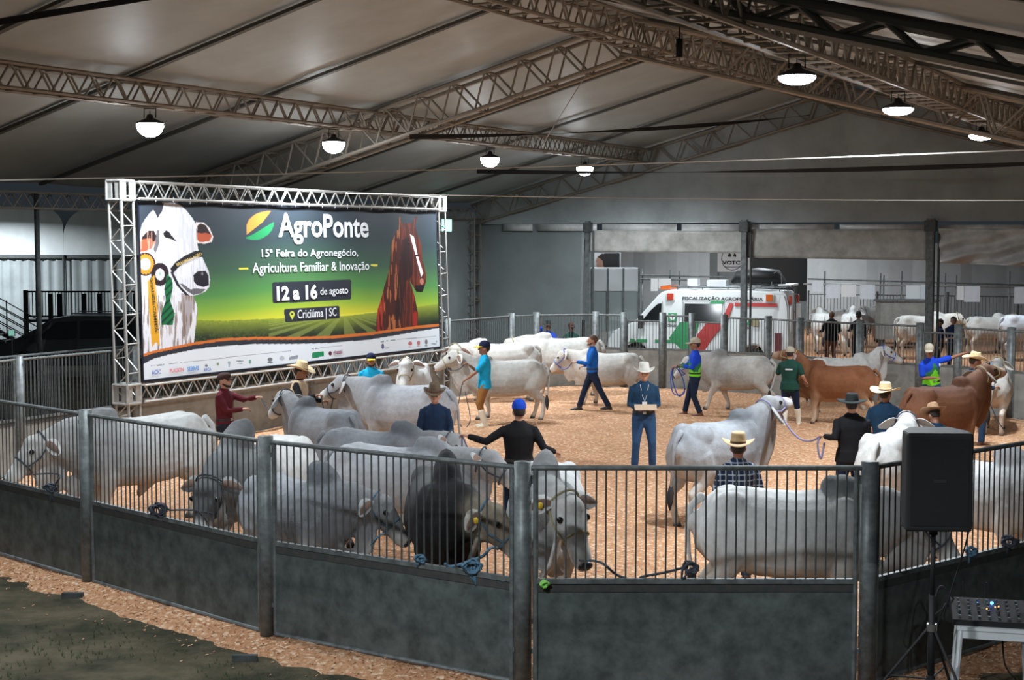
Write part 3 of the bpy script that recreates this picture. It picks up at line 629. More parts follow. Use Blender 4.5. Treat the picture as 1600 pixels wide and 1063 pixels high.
    paint(ell(456.5, 491, 4, 4.6) | poly([(453, 493), (460, 493), (456.5, 500)]), (206, 214, 70)); paint(ell(456.5, 490.8, 1.6, 1.9), (46, 50, 60))
    # sponsors' marks along the white foot
    for (x, y, rx, ry, c) in ((322.5, 571.5, 2.4, 2, (80, 60, 80)), (340.5, 569, 2, 2.6, (120, 150, 70)), (358, 567, 2.2, 2.4, (150, 165, 185)), (358, 571, 1.2, 3.5, (160, 175, 195)), (375, 564.5, 6, 1.2, (120, 140, 150)), (375, 568, 5, .8, (140, 150, 160)),
                              (390.5, 565.5, 1.8, 3.6, (70, 150, 120)), (422, 562, 3.8, 3.2, (70, 70, 84)), (422, 566.5, 4.4, 1.4, (70, 70, 84)), (440.5, 560, 4, 3.6, (180, 186, 200)), (598, 541.5, 2.2, 4.4, (40, 50, 110)), (604, 544, 5, .8, (120, 130, 160)),
                              (641, 537, 3.2, 3.2, (190, 60, 70)), (641, 542.5, 3.6, .7, (150, 120, 130)), (654, 536, 2.6, 3.4, (190, 60, 70)), (654, 541, 3, .7, (150, 120, 130)), (666, 534.5, 2, 4, (50, 50, 56)), (666, 540.5, 2.4, .8, (60, 60, 70)), (678, 537.5, 4.4, 1.2, (140, 150, 170)), (682, 534, 1, 2, (140, 150, 170))):
        paint(ell(x, y, rx, ry), c, .85)
    paint(poly([(487.5, 551.6), (506, 549.2), (506, 557.4), (487.5, 560)]), (22, 140, 88)); paint(poly([(452, 558), (466, 555), (465, 560.5), (452, 563)]), (120, 126, 140), .8)
    paint(ell(516, 552.5, 2.6, 3.4), (90, 30, 50))
    for a, b, c_, d_ in ((287, 566.5, 455, 548), (500, 544, 535, 540.4), (620, 531, 682, 525.3)): paint((X > a) & (X < c_) & (np.abs(Y - (b + (d_-b)*(X-a)/(c_-a))) < .45), (150, 160, 170))
    for a, b, c_, d_ in ((236, 571.8, 284, 566.8), (487, 545.5, 498, 544.2), (595, 534.3, 618, 531.3)): paint((X > a) & (X < c_) & (np.abs(Y - (b + (d_-b)*(X-a)/(c_-a))) < .8) & (nf > -.2), (110, 118, 130))
    edge = (U < .004) | (U > .996) | (V < .005) | (V > .988); paint(edge, (16, 20, 40))
    # slightly billowing cloth
    off = 0.012 * np.sin(U * 40 + V * 3) * (V < .3) * (1 - V / .3)
    co = np.stack([off, ax, az], 1).astype(np.float32); i = np.arange(NU*NV).reshape(NV, NU); q = np.stack([i[:-1, :-1].ravel(), i[1:, :-1].ravel(), i[1:, 1:].ravel(), i[:-1, 1:].ravel()], 1)
    me = bpy.data.meshes.new('print'); me.vertices.add(len(co)); me.vertices.foreach_set('co', co.ravel()); me.loops.add(q.size); me.loops.foreach_set('vertex_index', q.ravel()); me.polygons.add(len(q)); me.polygons.foreach_set('loop_start', np.arange(0, q.size, 4))
    me.polygons.foreach_set('use_smooth', [True] * len(q)); me.update(); vcol(me, np.clip(C * .78, 0, 1)); me.materials.append(MATS['print']); link('print', me, root)
    def line(body, x0, x1, ya, yb, material, bold=0.0, name='lettering'):
        xc = (x0 + x1) / 2; _, v0 = buv(xc, ya); u0, _ = buv(x0, (ya+yb)/2); u1, _ = buv(x1, (ya+yb)/2); _, v1 = buv(xc, yb)
        return fit_text(name, body, material, root, lambda a, b: bpt(u0 + (u1-u0)*a, v1 + (v0-v1)*b, 0.016), bold)
    mat('print_blue', (0.03, 0.09, 0.4), .6); mat('print_red', (0.65, 0.04, 0.06), .6); mat('print_grey', (0.25, 0.27, 0.3), .6); mat('print_gold', (0.6, 0.42, 0.12), .6); mat('print_sky', (0.08, 0.26, 0.62), .6); mat('print_wine', (0.2, 0.02, 0.06), .6)
    line('AgroPonte', 434, 575, 334.5, 382, 'lettering_white', .022)
    line('15ª Feira do Agronegócio,', 408, 558.5, 389, 404.5, 'lettering_white', .010); line('Agricultura Familiar & Inovação', 393.5, 576, 409.5, 429, 'lettering_white', .010)
    line('12 a 16', 431.5, 495, 445.5, 469, 'lettering_white', .04); line('de agosto', 499.5, 543, 448.5, 463.5, 'lettering_white', .012); line('Criciúma | SC', 464, 525, 482.5, 500, 'lettering_white', .008)
    line('ACIC', 236, 250, 578, 585, 'print_blue', .01); line('PLASSON', 264.5, 286, 575.5, 581.5, 'print_red', .01); line('SEBRAE', 292, 310, 572.5, 579.5, 'print_sky', .02); line('ARCA', 317.5, 329, 574.8, 580, 'print_blue', .02)
    line('giassi', 519.5, 534, 547, 555.5, 'print_wine', .02)
    def path_text(body, pa, pb, hh, material, name='lettering'):      # baseline pa -> pb, letters hh picture px tall
        d = Vector((pb[0]-pa[0], pb[1]-pa[1])); nrm = Vector((d.y, -d.x)).normalized() * hh
        def f(a, b):
            p = Vector(pa) + d * a + nrm * b; u, v = buv(p.x, p.y); return bpt(u, v, .016)
        fit_text(name, body, material, root, f, .015)
    path_text('GRANDE CAMPEÃ', (233, 434), (241.5, 519), 6, 'lettering_black'); path_text('BRAHMAN AGRO', (276, 416.5), (315, 398.5), 5, 'print_gold')
    # lacing ties
    for k in range(1, 22):
        u = k / 22
        for v, dz in ((0, .09), (1, -.09)):
            p = bpt(u, v); MB().tube([p + Vector((.01, 0, -dz*.4)), p + Vector((.012, .01, dz))], .006, n=4).build('tie', 'lettering_black' if v else 'white_plastic', root)
    return root
banner()
def lerp(a, b, k): return a + (b - a) * k
def bw(u, v, off=0.0): return BO + BL_DIR * bpt(u, v).y + Vector((0, 0, bpt(u, v).z)) + BN * off
# truss frame: top and bottom beams, two towers, corner blocks
def frame_beam(name, label, a, b, n, h=0.30, w=0.30, sw=None, up=Vector((0, 0, 1))):
    return truss(name, label, a, b, w, h, n, 0.025, 0.013, up=up, material='alu', group='aluminium truss frame of the banner', sidew=sw, rung=True)
tl_, tr_, br_, bl_ = bw(0, 0), bw(1, 0), bw(1, 1), bw(0, 1); off = -BN * 0.06
frame_beam('banner_truss', 'aluminium truss along the top of the banner', tl_ + off + Vector((0, 0, .34)) + BL_DIR * -.05, tr_ + off + Vector((0, 0, .34)), 24)
frame_beam('banner_truss', 'aluminium truss along the foot of the banner', bl_ + off + Vector((0, 0, -.05)) + BL_DIR * -.05, br_ + off + Vector((0, 0, -.05)), 24)
def tower(label, top, bot, n):
    b0 = Vector((bot.x + (bot.x - top.x) * .55, bot.y + (bot.y - top.y) * .55, 0.0))
    return frame_beam('truss_tower', label, b0, top, n, up=BN)
twl_top = tl_ - BL_DIR * .26 + Vector((0, 0, .08)); twl_bot = bl_ - BL_DIR * .24
twr_top = tr_ + BL_DIR * .24 + Vector((0, 0, .08)); twr_bot = br_ + BL_DIR * .24
tower('aluminium truss tower at the left end of the banner', twl_top, twl_bot, 9); tower('aluminium truss tower at the right end of the banner', twr_top, twr_bot, 9)
def corner(label, p):
    root = thing('corner_block', label, 'truss', p, -TH, 'aluminium corner blocks of the banner frame'); q = MB(); s = .17
    for x in (-s, s):
        for y in (-s, s): q.tube([(x, y, -s), (x, y, s)], .028, n=8, up=(1, 0, 0))
        for z in (-s, s): q.tube([(x, -s, z), (x, s, z)], .028, n=8)
    for y in (-s, s):
        for z in (-s, s): q.tube([(-s, y, z), (s, y, z)], .028, n=8)
    q.build('tube_frame', 'alu', root)
    for sgn in (-1, 1):
        for side in (0, 1):
            for off in (-.095, .095):                                    # plates with a slot between them
                b = MB()
                if side == 0: b.box((off - .055, sgn*s - .008, -s), (off + .055, sgn*s + .008, s))
                else: b.box((sgn*s - .008, off - .055, -s), (sgn*s + .008, off + .055, s))
                b.build('plate', 'alu', root)
    return root
corner('corner block at the top of the left banner tower', twl_top + off - BN*.1 + Vector((0, 0, .10))); corner('corner block at the foot of the banner on the left tower', twl_bot + off - BN*.1 + Vector((0, 0, -.2)))
corner('corner block at the top of the right banner tower', twr_top + off - BN*.1 + Vector((0, 0, .10))); corner('corner block at the foot of the banner on the right tower', twr_bot + off - BN*.1 + Vector((0, 0, -.2)))

# ------------------------------------------------------------------ high bay lamps
for i, (t_, l_) in enumerate(LAMPS):
    nm = ['nearest lamp at the left, over the bull on the banner', 'second lamp from the left, over the banner', 'third lamp from the left, small and above the right banner tower', 'fourth lamp from the left, over the plain grey curtain',
          'nearest lamp of the right truss', 'middle lamp of the right truss', 'farthest lamp of the right truss'][i]
    r_ = thing('high_bay_lamp', 'glowing round ' + nm, 'lamp', W(t_, l_, 6.0), 0, 'high bay lamps hung from the trusses')
    q = MB(); q.lathe([(0, .17), (.05, .15), (.06, .10), (.12, .07), (.225, .03), (.23, 0.0), (.2, -.01)], 24); q.build('housing', 'black_plastic', r_, smooth=True)
    q = MB(); lk = 1.0 if i < 4 else .45; q.lathe([(.225, .0), (.228, -.05 * lk), (.20, -.13 * lk), (.14, -.19 * lk), (.07, -.22 * lk), (.001, -.23 * lk)], 24); q.build('lens', 'lamp_glow', r_, smooth=True)
    MB().tube([(0, 0, .15), (0, 0, .22)], .012, n=6, up=(1, 0, 0)).build('hook', 'chrome', r_)
    q = MB(); q.tube([(-.1, 0, .1), (-.1, .02, .26), (.1, .02, .26), (.1, 0, .1)], .01, n=6, up=(0, 1, 0)); q.build('bracket', 'black_plastic', r_)

# ------------------------------------------------------------------ cattle
def mix(a, b, k): return tuple(x * (1 - k) + y * k for x, y in zip(a, b))
PAL = {  # back, side, belly, shoulder, hump, neck, head, muzzle, leg
    'white': dict(back=(.72, .73, .73), side=(.66, .67, .67), belly=(.50, .40, .29), shoulder=(.40, .41, .42), hump=(.24, .245, .26), neck=(.40, .40, .39), head=(.56, .55, .53), muzzle=(.80, .80, .78), leg=(.62, .57, .50)),
    'pure': dict(back=(.60, .60, .59), side=(.60, .595, .58), belly=(.74, .68, .60), shoulder=(.58, .58, .57), hump=(.52, .52, .51), neck=(.57, .56, .55), head=(.56, .55, .54), muzzle=(.66, .65, .63), leg=(.60, .56, .50)),
    'whitedark': dict(back=(.82, .83, .83), side=(.80, .81, .80), belly=(.30, .21, .12), shoulder=(.50, .50, .49), hump=(.07, .075, .08), neck=(.30, .30, .30), head=(.34, .33, .32), muzzle=(.7, .7, .68), leg=(.60, .54, .46)),
    'grey': dict(back=(.25, .27, .30), side=(.29, .305, .33), belly=(.42, .37, .32), shoulder=(.19, .20, .22), hump=(.11, .12, .135), neck=(.30, .30, .31), head=(.33, .34, .35), muzzle=(.60, .60, .59), leg=(.50, .45, .40)),
    'lightg': dict(back=(.46, .48, .52), side=(.50, .51, .54), belly=(.52, .47, .42), shoulder=(.34, .35, .37), hump=(.22, .23, .25), neck=(.34, .34, .35), head=(.32, .32, .33), muzzle=(.6, .6, .58), leg=(.5, .46, .42)),
    'paleg': dict(back=(.33, .35, .38), side=(.36, .375, .40), belly=(.46, .41, .36), shoulder=(.22, .23, .25), hump=(.12, .13, .145), neck=(.26, .265, .275), head=(.27, .275, .285), muzzle=(.62, .62, .6), leg=(.54, .50, .46)),
    'silver': dict(back=(.47, .46, .44), side=(.50, .49, .465), belly=(.54, .44, .36), shoulder=(.38, .365, .345), hump=(.22, .22, .215), neck=(.40, .38, .36), head=(.52, .50, .47), muzzle=(.55, .52, .5), leg=(.60, .54, .48)),
    'cream': dict(back=(.53, .525, .50), side=(.52, .505, .475), belly=(.58, .45, .32), shoulder=(.66, .64, .60), hump=(.56, .55, .53), neck=(.62, .60, .56), head=(.56, .53, .48), muzzle=(.70, .68, .65), leg=(.62, .53, .44)),
    'brown': dict(back=(.165, .062, .028), side=(.21, .085, .038), belly=(.40, .22, .12), shoulder=(.22, .09, .04), hump=(.15, .055, .026), neck=(.24, .105, .055), head=(.22, .10, .06), muzzle=(.40, .28, .2), leg=(.46, .30, .19)),
    'darkbrown': dict(back=(.105, .042, .024), side=(.17, .072, .036), belly=(.28, .14, .07), shoulder=(.15, .065, .035), hump=(.09, .04, .024), neck=(.13, .06, .035), head=(.14, .07, .045), muzzle=(.40, .28, .2), leg=(.26, .14, .08)),
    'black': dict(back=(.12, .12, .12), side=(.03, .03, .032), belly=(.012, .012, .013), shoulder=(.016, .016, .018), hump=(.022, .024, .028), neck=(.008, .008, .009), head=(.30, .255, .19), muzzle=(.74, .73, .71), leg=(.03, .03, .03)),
    'greyhead': dict(back=(.83, .83, .82), side=(.78, .78, .77), belly=(.50, .36, .24), shoulder=(.22, .23, .24), hump=(.075, .082, .09), neck=(.15, .157, .165), head=(.13, .135, .14), muzzle=(.74, .74, .73), leg=(.60, .55, .5)),
}
HOOF = (.03, .028, .027)
def cow(label, px, Y, heading, scale=1.0, pal='white', bull=False, neck_up=0.0, neck_yaw=0.0, head_yaw=0.0, head_pitch=-35, bulk=1.0, walk=0.0, voxel=0.026,
        halter='halter_tan', tagc=False, ear_up=0.0, group='cattle shown in the ring', tail_side=0.0, reach=1.0, switch='switch_dark', name='bull', socks=None, hump_k=1.0, sheath=False, rope=None):
    """px, Y place the rump; heading in degrees, 0 right, 90 away, -90 towards the camera."""
    P = PAL[pal]; hr = R(heading); S = []        # S: colour samples (pos, colour, sigma)
    b = bulk; m = MB()
    st = [(-.93, 1.20, .96, .10), (-.89, 1.32, .82, .21), (-.78, 1.40, .70, .28*b), (-.56, 1.43, .62, .325*b), (-.30, 1.405, .56, .355*b), (0, 1.385, .54, .37*b), (.28, 1.40, .54, .34*b), (.48, 1.43, .56, .30*b), (.65, 1.39, .63, .25*b), (.79, 1.28, .74, .17)]
    m.tube([(x, 0, (a + c) / 2) for x, a, c, w in st], [(w, (a - c) / 2) for x, a, c, w in st], n=18, rnd=True)
    for x, a, c, w in st:
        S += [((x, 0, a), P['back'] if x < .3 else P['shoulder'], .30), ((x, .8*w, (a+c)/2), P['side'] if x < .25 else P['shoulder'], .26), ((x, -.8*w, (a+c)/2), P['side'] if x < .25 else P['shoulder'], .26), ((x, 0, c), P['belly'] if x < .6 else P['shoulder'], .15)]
    # hips, shoulders and thighs give the trunk its planes
    for s in (-1, 1):
        m.ball((-.61, s*.17*b, 1.24), (.19, .13, .17)); m.ball((.45, s*.17*b, 1.04), (.20, .15, .34)); m.ball((-.69, s*.175*b, .98), (.22, .145*b, .31)); m.ball((-.58, s*.21, 1.36), (.06, .05, .05))
    # hump
    hk = (1.0 if bull else .5) * hump_k
    hb = Vector((.40, 0, 1.36)); m.tube([hb + Vector((.12, 0, -.08)), hb + Vector((.03*hk, 0, .05*hk)), hb + Vector((-.05*hk, 0, .12*hk)), hb + Vector((-.13*hk, 0, .17*hk))], [(.15, .26), (.145, .24*(.6+.4*hk)), (.13, .20*(.55+.45*hk)), (.09, .13*(.5+.5*hk))], n=16, rnd=True, up=(1, 0, 0))
    S += [(hb + Vector((0, 0, .1)), P['hump'], .17), (hb + Vector((-.12, 0, .2)), P['hump'], .19), (hb + Vector((.1, 0, .02)), P['hump'], .14)] * 3
    # neck and head
    ny, ne = R(neck_yaw), R(18 + neck_up); base = Vector((.62, 0, 1.10))
    nd = Vector((math.cos(ne)*math.cos(ny), math.cos(ne)*math.sin(ny), math.sin(ne))); nl = .55 * reach
    poll = base + nd * nl + Vector((0, 0, .06)); mid = base.lerp(poll, .5) + Vector((.03, 0, .03)); thick = 1.15 if bull else .95
    m.tube([base - Vector((.22, 0, .03)), base, mid, poll], [(.25*b, .36), (.22*thick, .33*thick), (.155*thick, .245*thick), (.115, .155)], n=16, rnd=True)
    hy, hp = R(neck_yaw + head_yaw), R(head_pitch); hd = Vector((math.cos(hp)*math.cos(hy), math.cos(hp)*math.sin(hy), math.sin(hp)))
    side = Vector((-math.sin(hy), math.cos(hy), 0)); hu = side.cross(hd) * -1
    if hu.z < 0 and abs(hp) < 1.4: hu = -hu
    hu = hd.cross(side)
    HK = 1.1
    H = lambda f, l, u: poll + hd * (f * HK) + side * (l * HK) + hu * (u * HK)
    m.tube([H(-.10, 0, -.02), H(0, 0, .0), H(.12, 0, .0), H(.25, 0, -.005), H(.37, 0, -.02), H(.47, 0, -.03), H(.53, 0, -.035)],
           [(.10, .115), (.143, .155), (.155, .168), (.128, .142), (.096, .108), (.096, .097), (.075, .075)], n=16, rnd=True, up=hu)
    m.ball(H(.07, 0, .065), (.14, .135, .12)); m.ball(H(.14, 0, -.10), (.12, .085, .085))     # forehead, jaw angle
    for s in (-1, 1): m.ball(H(.155, s*.105, .055), .042); m.ball(H(.49, s*.045, .005), .03)
    S += [(base, P['neck'], .30), (mid, P['neck'], .28), (poll, P['head'], .17), (H(.12, 0, .08), P['head'], .17), (H(.27, 0, 0), P['head'], .12), (H(.47, 0, -.02), P['muzzle'], .10), (H(.14, 0, -.12), P['head'], .12), (base + Vector((0, 0, -.3)), P['shoulder'], .2)]
    # dewlap
    dl = .17 if bull else .12; c0 = H(.10, 0, -.15); c3 = Vector((.54, 0, .60)); cs = []
    for k in range(7):
        t = k / 6; p = c0.lerp(c3, t) + Vector((.14 * math.sin(math.pi*t), 0, -.16 * math.sin(math.pi*t))); cs.append(p)
    m.tube(cs, [(.032, .05 + dl * math.sin(math.pi*min(1, .25 + k/6*.75))) for k in range(7)], n=10, rnd=True, up=(1, 0, .4))
    S += [(cs[3], mix(P['neck'], P['belly'], .35), .14), (cs[5], mix(P['shoulder'], P['belly'], .4), .14)]
    # legs
    wk = walk
    for s, ph in ((1, 1), (-1, -1)):
        a = ph * wk
        fx = .49 + .30*a; lift = .05 if a < -.3 else 0
        m.tube([(.48, s*.17*b, .95), (.43, s*.19*b, .70), (.48+.16*a, s*.17, .43), (.46+.26*a, s*.165, .17+lift), (fx+.01, s*.165, .09+lift)], [(.15, .18), (.115, .13), (.066, .072), (.048, .050), (.054, .056)], n=12, rnd=False, up=(1, 0, 0))
        m.tube([(fx+.01, s*.165, .12+lift), (fx+.03, s*.165, .0+lift)], [(.048, .05), (.062, .07)], n=12, up=(1, 0, 0))
        q = -ph * wk; hx = -.73 + .28*q; l2 = .05 if q > .4 and wk else 0
        m.tube([(-.67, s*.17*b, 1.02), (-.58+.08*q, s*.215*b, .78), (-.69+.14*q, s*.185, .60), (-.835+.2*q, s*.17, .50+l2*.5), (-.78+.26*q, s*.165, .20+l2), (hx-.01, s*.165, .09+l2)], [(.17, .24), (.13, .18), (.085, .105), (.058, .072), (.048, .051), (.054, .056)], n=12, up=(1, 0, 0))
        m.tube([(hx-.01, s*.165, .12+l2), (hx+.02, s*.165, .0+l2)], [(.048, .05), (.062, .07)], n=12, up=(1, 0, 0))
        lg = P['leg']
        for p in ((.45, .72), (.48, .43), (-.62, .75), (-.81, .48)): S.append(((p[0], s*.18, p[1]), mix(P['side'], lg, .5) if p[1] > .6 else lg, .13))
        sk = socks or lg
        for x in (.46+.2*a, -.78+.2*q): S += [((x, s*.165, .28), sk, .12), ((x, s*.165, .16), sk, .08)]
        for x, z in ((fx+.02, .02+lift), (hx, .02+l2)): S.append(((x, s*.165, z), HOOF, .075))
    if sheath: m.tube([(-.15, 0, .62), (-.05, 0, .50), (0, 0, .42)], [.10, .07, .04], n=10, rnd=True); S.append(((-.02, 0, .45), mix(P['belly'], (.4, .2, .14), .5), .1))
    me = remeshed(m, voxel / scale, 5)
    co = np.empty(len(me.vertices) * 3, np.float32); me.vertices.foreach_get('co', co); co = co.reshape(-1, 3)
    sp = np.array([tuple(s_[0]) for s_ in S]); sc = np.array([s_[1] for s_ in S]); sg = np.array([s_[2] for s_ in S])
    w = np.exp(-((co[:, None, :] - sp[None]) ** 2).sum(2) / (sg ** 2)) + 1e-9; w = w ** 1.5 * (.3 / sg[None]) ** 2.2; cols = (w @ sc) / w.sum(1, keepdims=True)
    # soft dapple and dirt staining of the coat itself
    nn = vnoise(co[:, 0] + co[:, 1]*.7, co[:, 2] + co[:, 1]*.5, .28, 3)*.10 + vnoise(co[:, 0] - co[:, 1], co[:, 2]*1.3, .1, 6)*.05
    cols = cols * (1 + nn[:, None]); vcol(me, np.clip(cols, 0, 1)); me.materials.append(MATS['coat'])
    root = thing(name, label, 'cattle', (0, 0, 0), hr, group); root.scale = (scale,) * 3
    rump = Vector((gx(px, Y), Y, 0)); root.location = rump + Vector((math.cos(hr), math.sin(hr), 0)) * .92 * scale
    link('body', me, root)
    # ears: long cupped leaves
    for s in (-1, 1):
        e0 = H(.0, s*.115, .045); out = (side * s * (.75) + hu * (-.32 + ear_up) - hd * (.25)).normalized(); L_ = .27
        wdir = (hd * .35 - Vector((0, 0, 1)) * .6 + hd*.2); wdir = (wdir - out * wdir.dot(out)).normalized(); nr = out.cross(wdir) * s
        vs = []; prof = [(0, .028), (.12, .05), (.32, .085), (.55, .092), (.78, .066), (.93, .034), (1, .004)]
        q = MB()
        for th in (0, .012):
            for t, w_ in prof:
                drop = Vector((0, 0, -1)) * (.10 * t * t)
                for k, a in enumerate((-1, -.5, 0, .5, 1)):
                    vs.append(e0 + out * (L_ * t) + drop + wdir * (w_ * a) + nr * ((a * a) * w_ * .45 + th))
        n5 = 5; rows = len(prof); fs = []
        for i in range(rows - 1):
            for k in range(4):
                a = i*n5+k; fs.append((a, a+1, a+n5+1, a+n5)); a += rows*n5; fs.append((a, a+n5, a+n5+1, a+1))
        for i in range(rows - 1):
            for k in (0, 4):
                a = i*n5+k; c = a + rows*n5; fs.append((a, a+n5, c+n5, c))
        q.add(vs, fs); me2 = q.mesh('ear'); me2.polygons.foreach_set('use_smooth', [True]*len(me2.polygons))
        ec = np.array([mix(P['head'], (.75, .75, .74), .25)] * len(vs)); vcol(me2, ec); me2.materials.append(MATS['coat']); me2.materials.append(MATS['inner_ear'])
        mid_i = [0] * len(fs)
        for j, f in enumerate(fs):
            if max(f) < rows*n5 if s > 0 else max(f) < rows*n5:
                k0 = f[0] % n5; i0 = f[0] // n5; mid_i[j] = 1 if (k0 in (1, 2) and 0 < i0 < 5) else 0
        me2.polygons.foreach_set('material_index', mid_i)
        eo = link('ear', me2, root)
        if tagc and s == tagc: q = MB(); c = e0 + out * .13 + wdir * .02 + Vector((0, 0, -.02)); q.ball(c, (.028, .028, .032), 8, 6); q.build('ear_tag', 'tag_yellow', eo)
        MB().ball(H(.16, s*.128, .062), (.031, .031, .031), 10, 8).build('eye', 'eye_dark', root, smooth=True)
    q = MB(); q.ball((0, 0, 0), (.066, .055, .058), 12, 8); q.v = [tuple(H(.548, p[0], -.02) + hd * (p[1]*.7) + hu * p[2]) for p in q.v]; q.build('nose', 'nose_dark', root, smooth=True)
    # tail
    tl = [Vector((-.88, 0, 1.32)), Vector((-.98, 0, 1.22)), Vector((-1.01, tail_side*.2, 1.0)), Vector((-.99, tail_side*.5, .75)), Vector((-.96, tail_side*.9, .58))]
    q = MB(); q.tube(tl, [.045, .035, .026, .02, .018], n=8, rnd=True, up=(1, 0, 0)); tm = q.mesh('tail'); vcol(tm, np.array([mix(P['back'], P['side'], .5)] * len(tm.vertices))); tm.materials.append(MATS['coat']); tm.polygons.foreach_set('use_smooth', [True]*len(tm.polygons)); to = link('tail', tm, root)
    q = MB(); e = tl[-1]; q.tube([e + Vector((0, 0, .04)), e + Vector((0, tail_side*.04, -.06)), e + Vector((-.01, tail_side*.06, -.18)), e + Vector((-.01, tail_side*.07, -.3))], [.02, .045, .042, .008], n=8, up=(1, 0, 0)); q.build('tail_switch', switch, to, smooth=True)
    if halter:
        q = MB()
        def loop(f, l0, r1, r2, rr=.011):
            pts = [H(f + l0*math.sin(a), math.cos(a)*r1, math.sin(a)*r2 - .012) for a in np.linspace(0, 2*math.pi, 17)]; pts = pts; q.tube(pts, rr, n=5, close=False)
        loop(.30, .0, .108, .120); loop(-.02, -.04, .138, .155)
        for s in (-1, 1): q.tube([H(-.02, s*.135, -.01), H(.15, s*.138, -.05), H(.30, s*.105, -.03)], .01, n=5)
        q.build('halter', halter, root)
    M = Matrix.Translation(root.location) @ Matrix.Rotation(hr, 4, 'Z') @ Matrix.Scale(scale, 4)
    return root, lambda f, l, u: M @ H(f, l, u)
HEAD = {}
def C(key, *a, **k): HEAD[key] = cow(*a, **k)[1]
C('c1', 'big whitish bull with a lowered head at the far left, side-on behind the fence', 322, 20.9, 214, 1.12, 'white', bull=True, neck_up=-20, head_pitch=-42, bulk=1.12, hump_k=.5, voxel=.022, halter='rope_dark', sheath=True, reach=1.0)
C('c2', 'white bull with dark grey lowered head and tall hump, left of the second near post', 470, 19.0, 246, 1.08, 'greyhead', bull=True, neck_up=-26, head_pitch=-62, bulk=1.08, voxel=.022, halter='rope_dark', neck_yaw=14, hump_k=1.3)
C('c3', 'grey bull with a round dark hump close behind the fence, head turned right', 390, 17.0, -42, .94, 'paleg', bull=True, neck_up=-10, neck_yaw=14, head_yaw=22, head_pitch=-48, bulk=1.1, voxel=.022, halter='rope_blue', hump_k=1.1)
C('c4', 'grey cow seen from behind below the banner, drooping ears spread', 552, 22.4, 130, .98, 'grey', neck_up=14, head_pitch=-30, halter='rope_dark', name='cow', hump_k=1.2)
C('c5', 'large grey bull with a shaggy throat and a white rump, facing left below the banner', 706, 25.2, 152, 1.06, 'lightg', bull=True, neck_up=2, head_pitch=-22, tail_side=-.2, bulk=1.05, hump_k=.6, halter='rope_dark', switch='halter_tan')
C('c6', 'grey cow facing right with ears back, upper of two nested ones at centre left', 500, 20.9, -20, .95, 'grey', neck_up=-4, head_pitch=-40, name='cow', tagc=1, hump_k=1.3, ear_up=.5, halter='rope_dark')
C('c7', 'pale grey cow behind the black bull, lower one of the two nested ones', 514, 18.8, -18, 1.0, 'lightg', neck_up=-6, head_pitch=-30, name='cow', hump_k=1.1, ear_up=.6, halter='rope_dark')
C('c8', 'black bull with a pale face turned right, pressed against the fence', 686, 16.7, -84, 1.06, 'black', bull=True, neck_up=-16, neck_yaw=34, head_yaw=42, head_pitch=-42, bulk=1.15, voxel=.022, halter='rope_blue', tagc=-1, hump_k=1.3, reach=.95)
C('c9', 'white bull with a grey hump looking over the fence beside the middle post', 862, 16.6, 266, 1.10, 'white', bull=True, neck_up=-6, neck_yaw=22, head_yaw=12, head_pitch=-52, bulk=1.1, voxel=.022, tagc=-1, ear_up=.25, hump_k=1.1)
C('c10', 'huge white bull side-on along the near fence, its dark hump behind the post', 1092, 14.85, -4, 1.06, 'whitedark', bull=True, neck_up=-18, head_pitch=-48, bulk=1.12, voxel=.022, halter='rope_dark', tail_side=.1, sheath=True, hump_k=.55)
C('c11', 'grey bull behind the man in plaid, its head raised to the right', 1062, 20.0, 46, 1.04, 'paleg', bull=True, neck_up=16, head_pitch=8, voxel=.022, halter='rope_lilac', tail_side=.1, hump_k=.5, sheath=True)
C('c12', 'white cow with branded nape walking away behind the loudspeaker', 1372, 18.9, 60, 1.04, 'pure', neck_up=2, neck_yaw=18, head_pitch=-14, name='cow', hump_k=.5, voxel=.022, halter='rope_dark', ear_up=.3)
C('c13', 'grey and white bull at the right edge behind the loudspeaker, face turned right', 1436, 18.2, -50, .98, 'white', bull=True, neck_up=4, neck_yaw=20, head_yaw=22, head_pitch=-32, voxel=.022, halter='rope_dark')
C('c14', 'brown cow facing left beside the handler in dark green', 1372, 31.4, 158, .93, 'brown', neck_up=34, neck_yaw=-8, head_yaw=-8, head_pitch=2, name='cow', socks=(.62, .46, .34), hump_k=.95, switch='cloth_brown')
C('c15', 'slim white cow facing right behind the brown cow', 1266, 33.9, 10, .92, 'pure', neck_up=26, head_pitch=-24, name='cow', hump_k=.9, halter='halter_blue')
C('c16', 'dark brown bull with raised muzzle behind the straw-hatted man in navy', 1422, 25.3, 35, 1.03, 'darkbrown', bull=True, neck_up=26, head_pitch=4, hump_k=.55, tail_side=.1, ear_up=.2, switch='hair_brown')
C('c17', 'silver grey bull walking left with a grey hump behind the team-shirt handler', 1209, 33.7, 152, .95, 'silver', bull=True, neck_up=-12, head_pitch=-40, walk=.8, tail_side=.4, halter='halter_blue', hump_k=.6)
C('c18', 'young pale cow led left by the bearded man in blue', 1004, 35.0, 158, .93, 'cream', neck_up=-2, head_pitch=-42, name='cow', walk=.4, halter='halter_blue', hump_k=.7)
C('c19', 'pale grey cow facing left held by the man in turquoise with a navy cap', 852, 32.5, 178, .97, 'silver', neck_up=16, head_pitch=-24, name='cow', walk=.35, tail_side=.3, hump_k=.7)
C('c20', 'creamy cow looking towards the camera in the far left corner of the ring', 840, 36.3, 194, 1.06, 'cream', neck_up=-6, neck_yaw=28, head_yaw=34, head_pitch=-38, name='cow', hump_k=.9)
C('c21', 'creamy white bull with a rounded hump between two pale cows in the far row', 940, 37.6, 178, 1.08, 'cream', bull=True, neck_up=-8, head_pitch=-35, hump_k=.5)
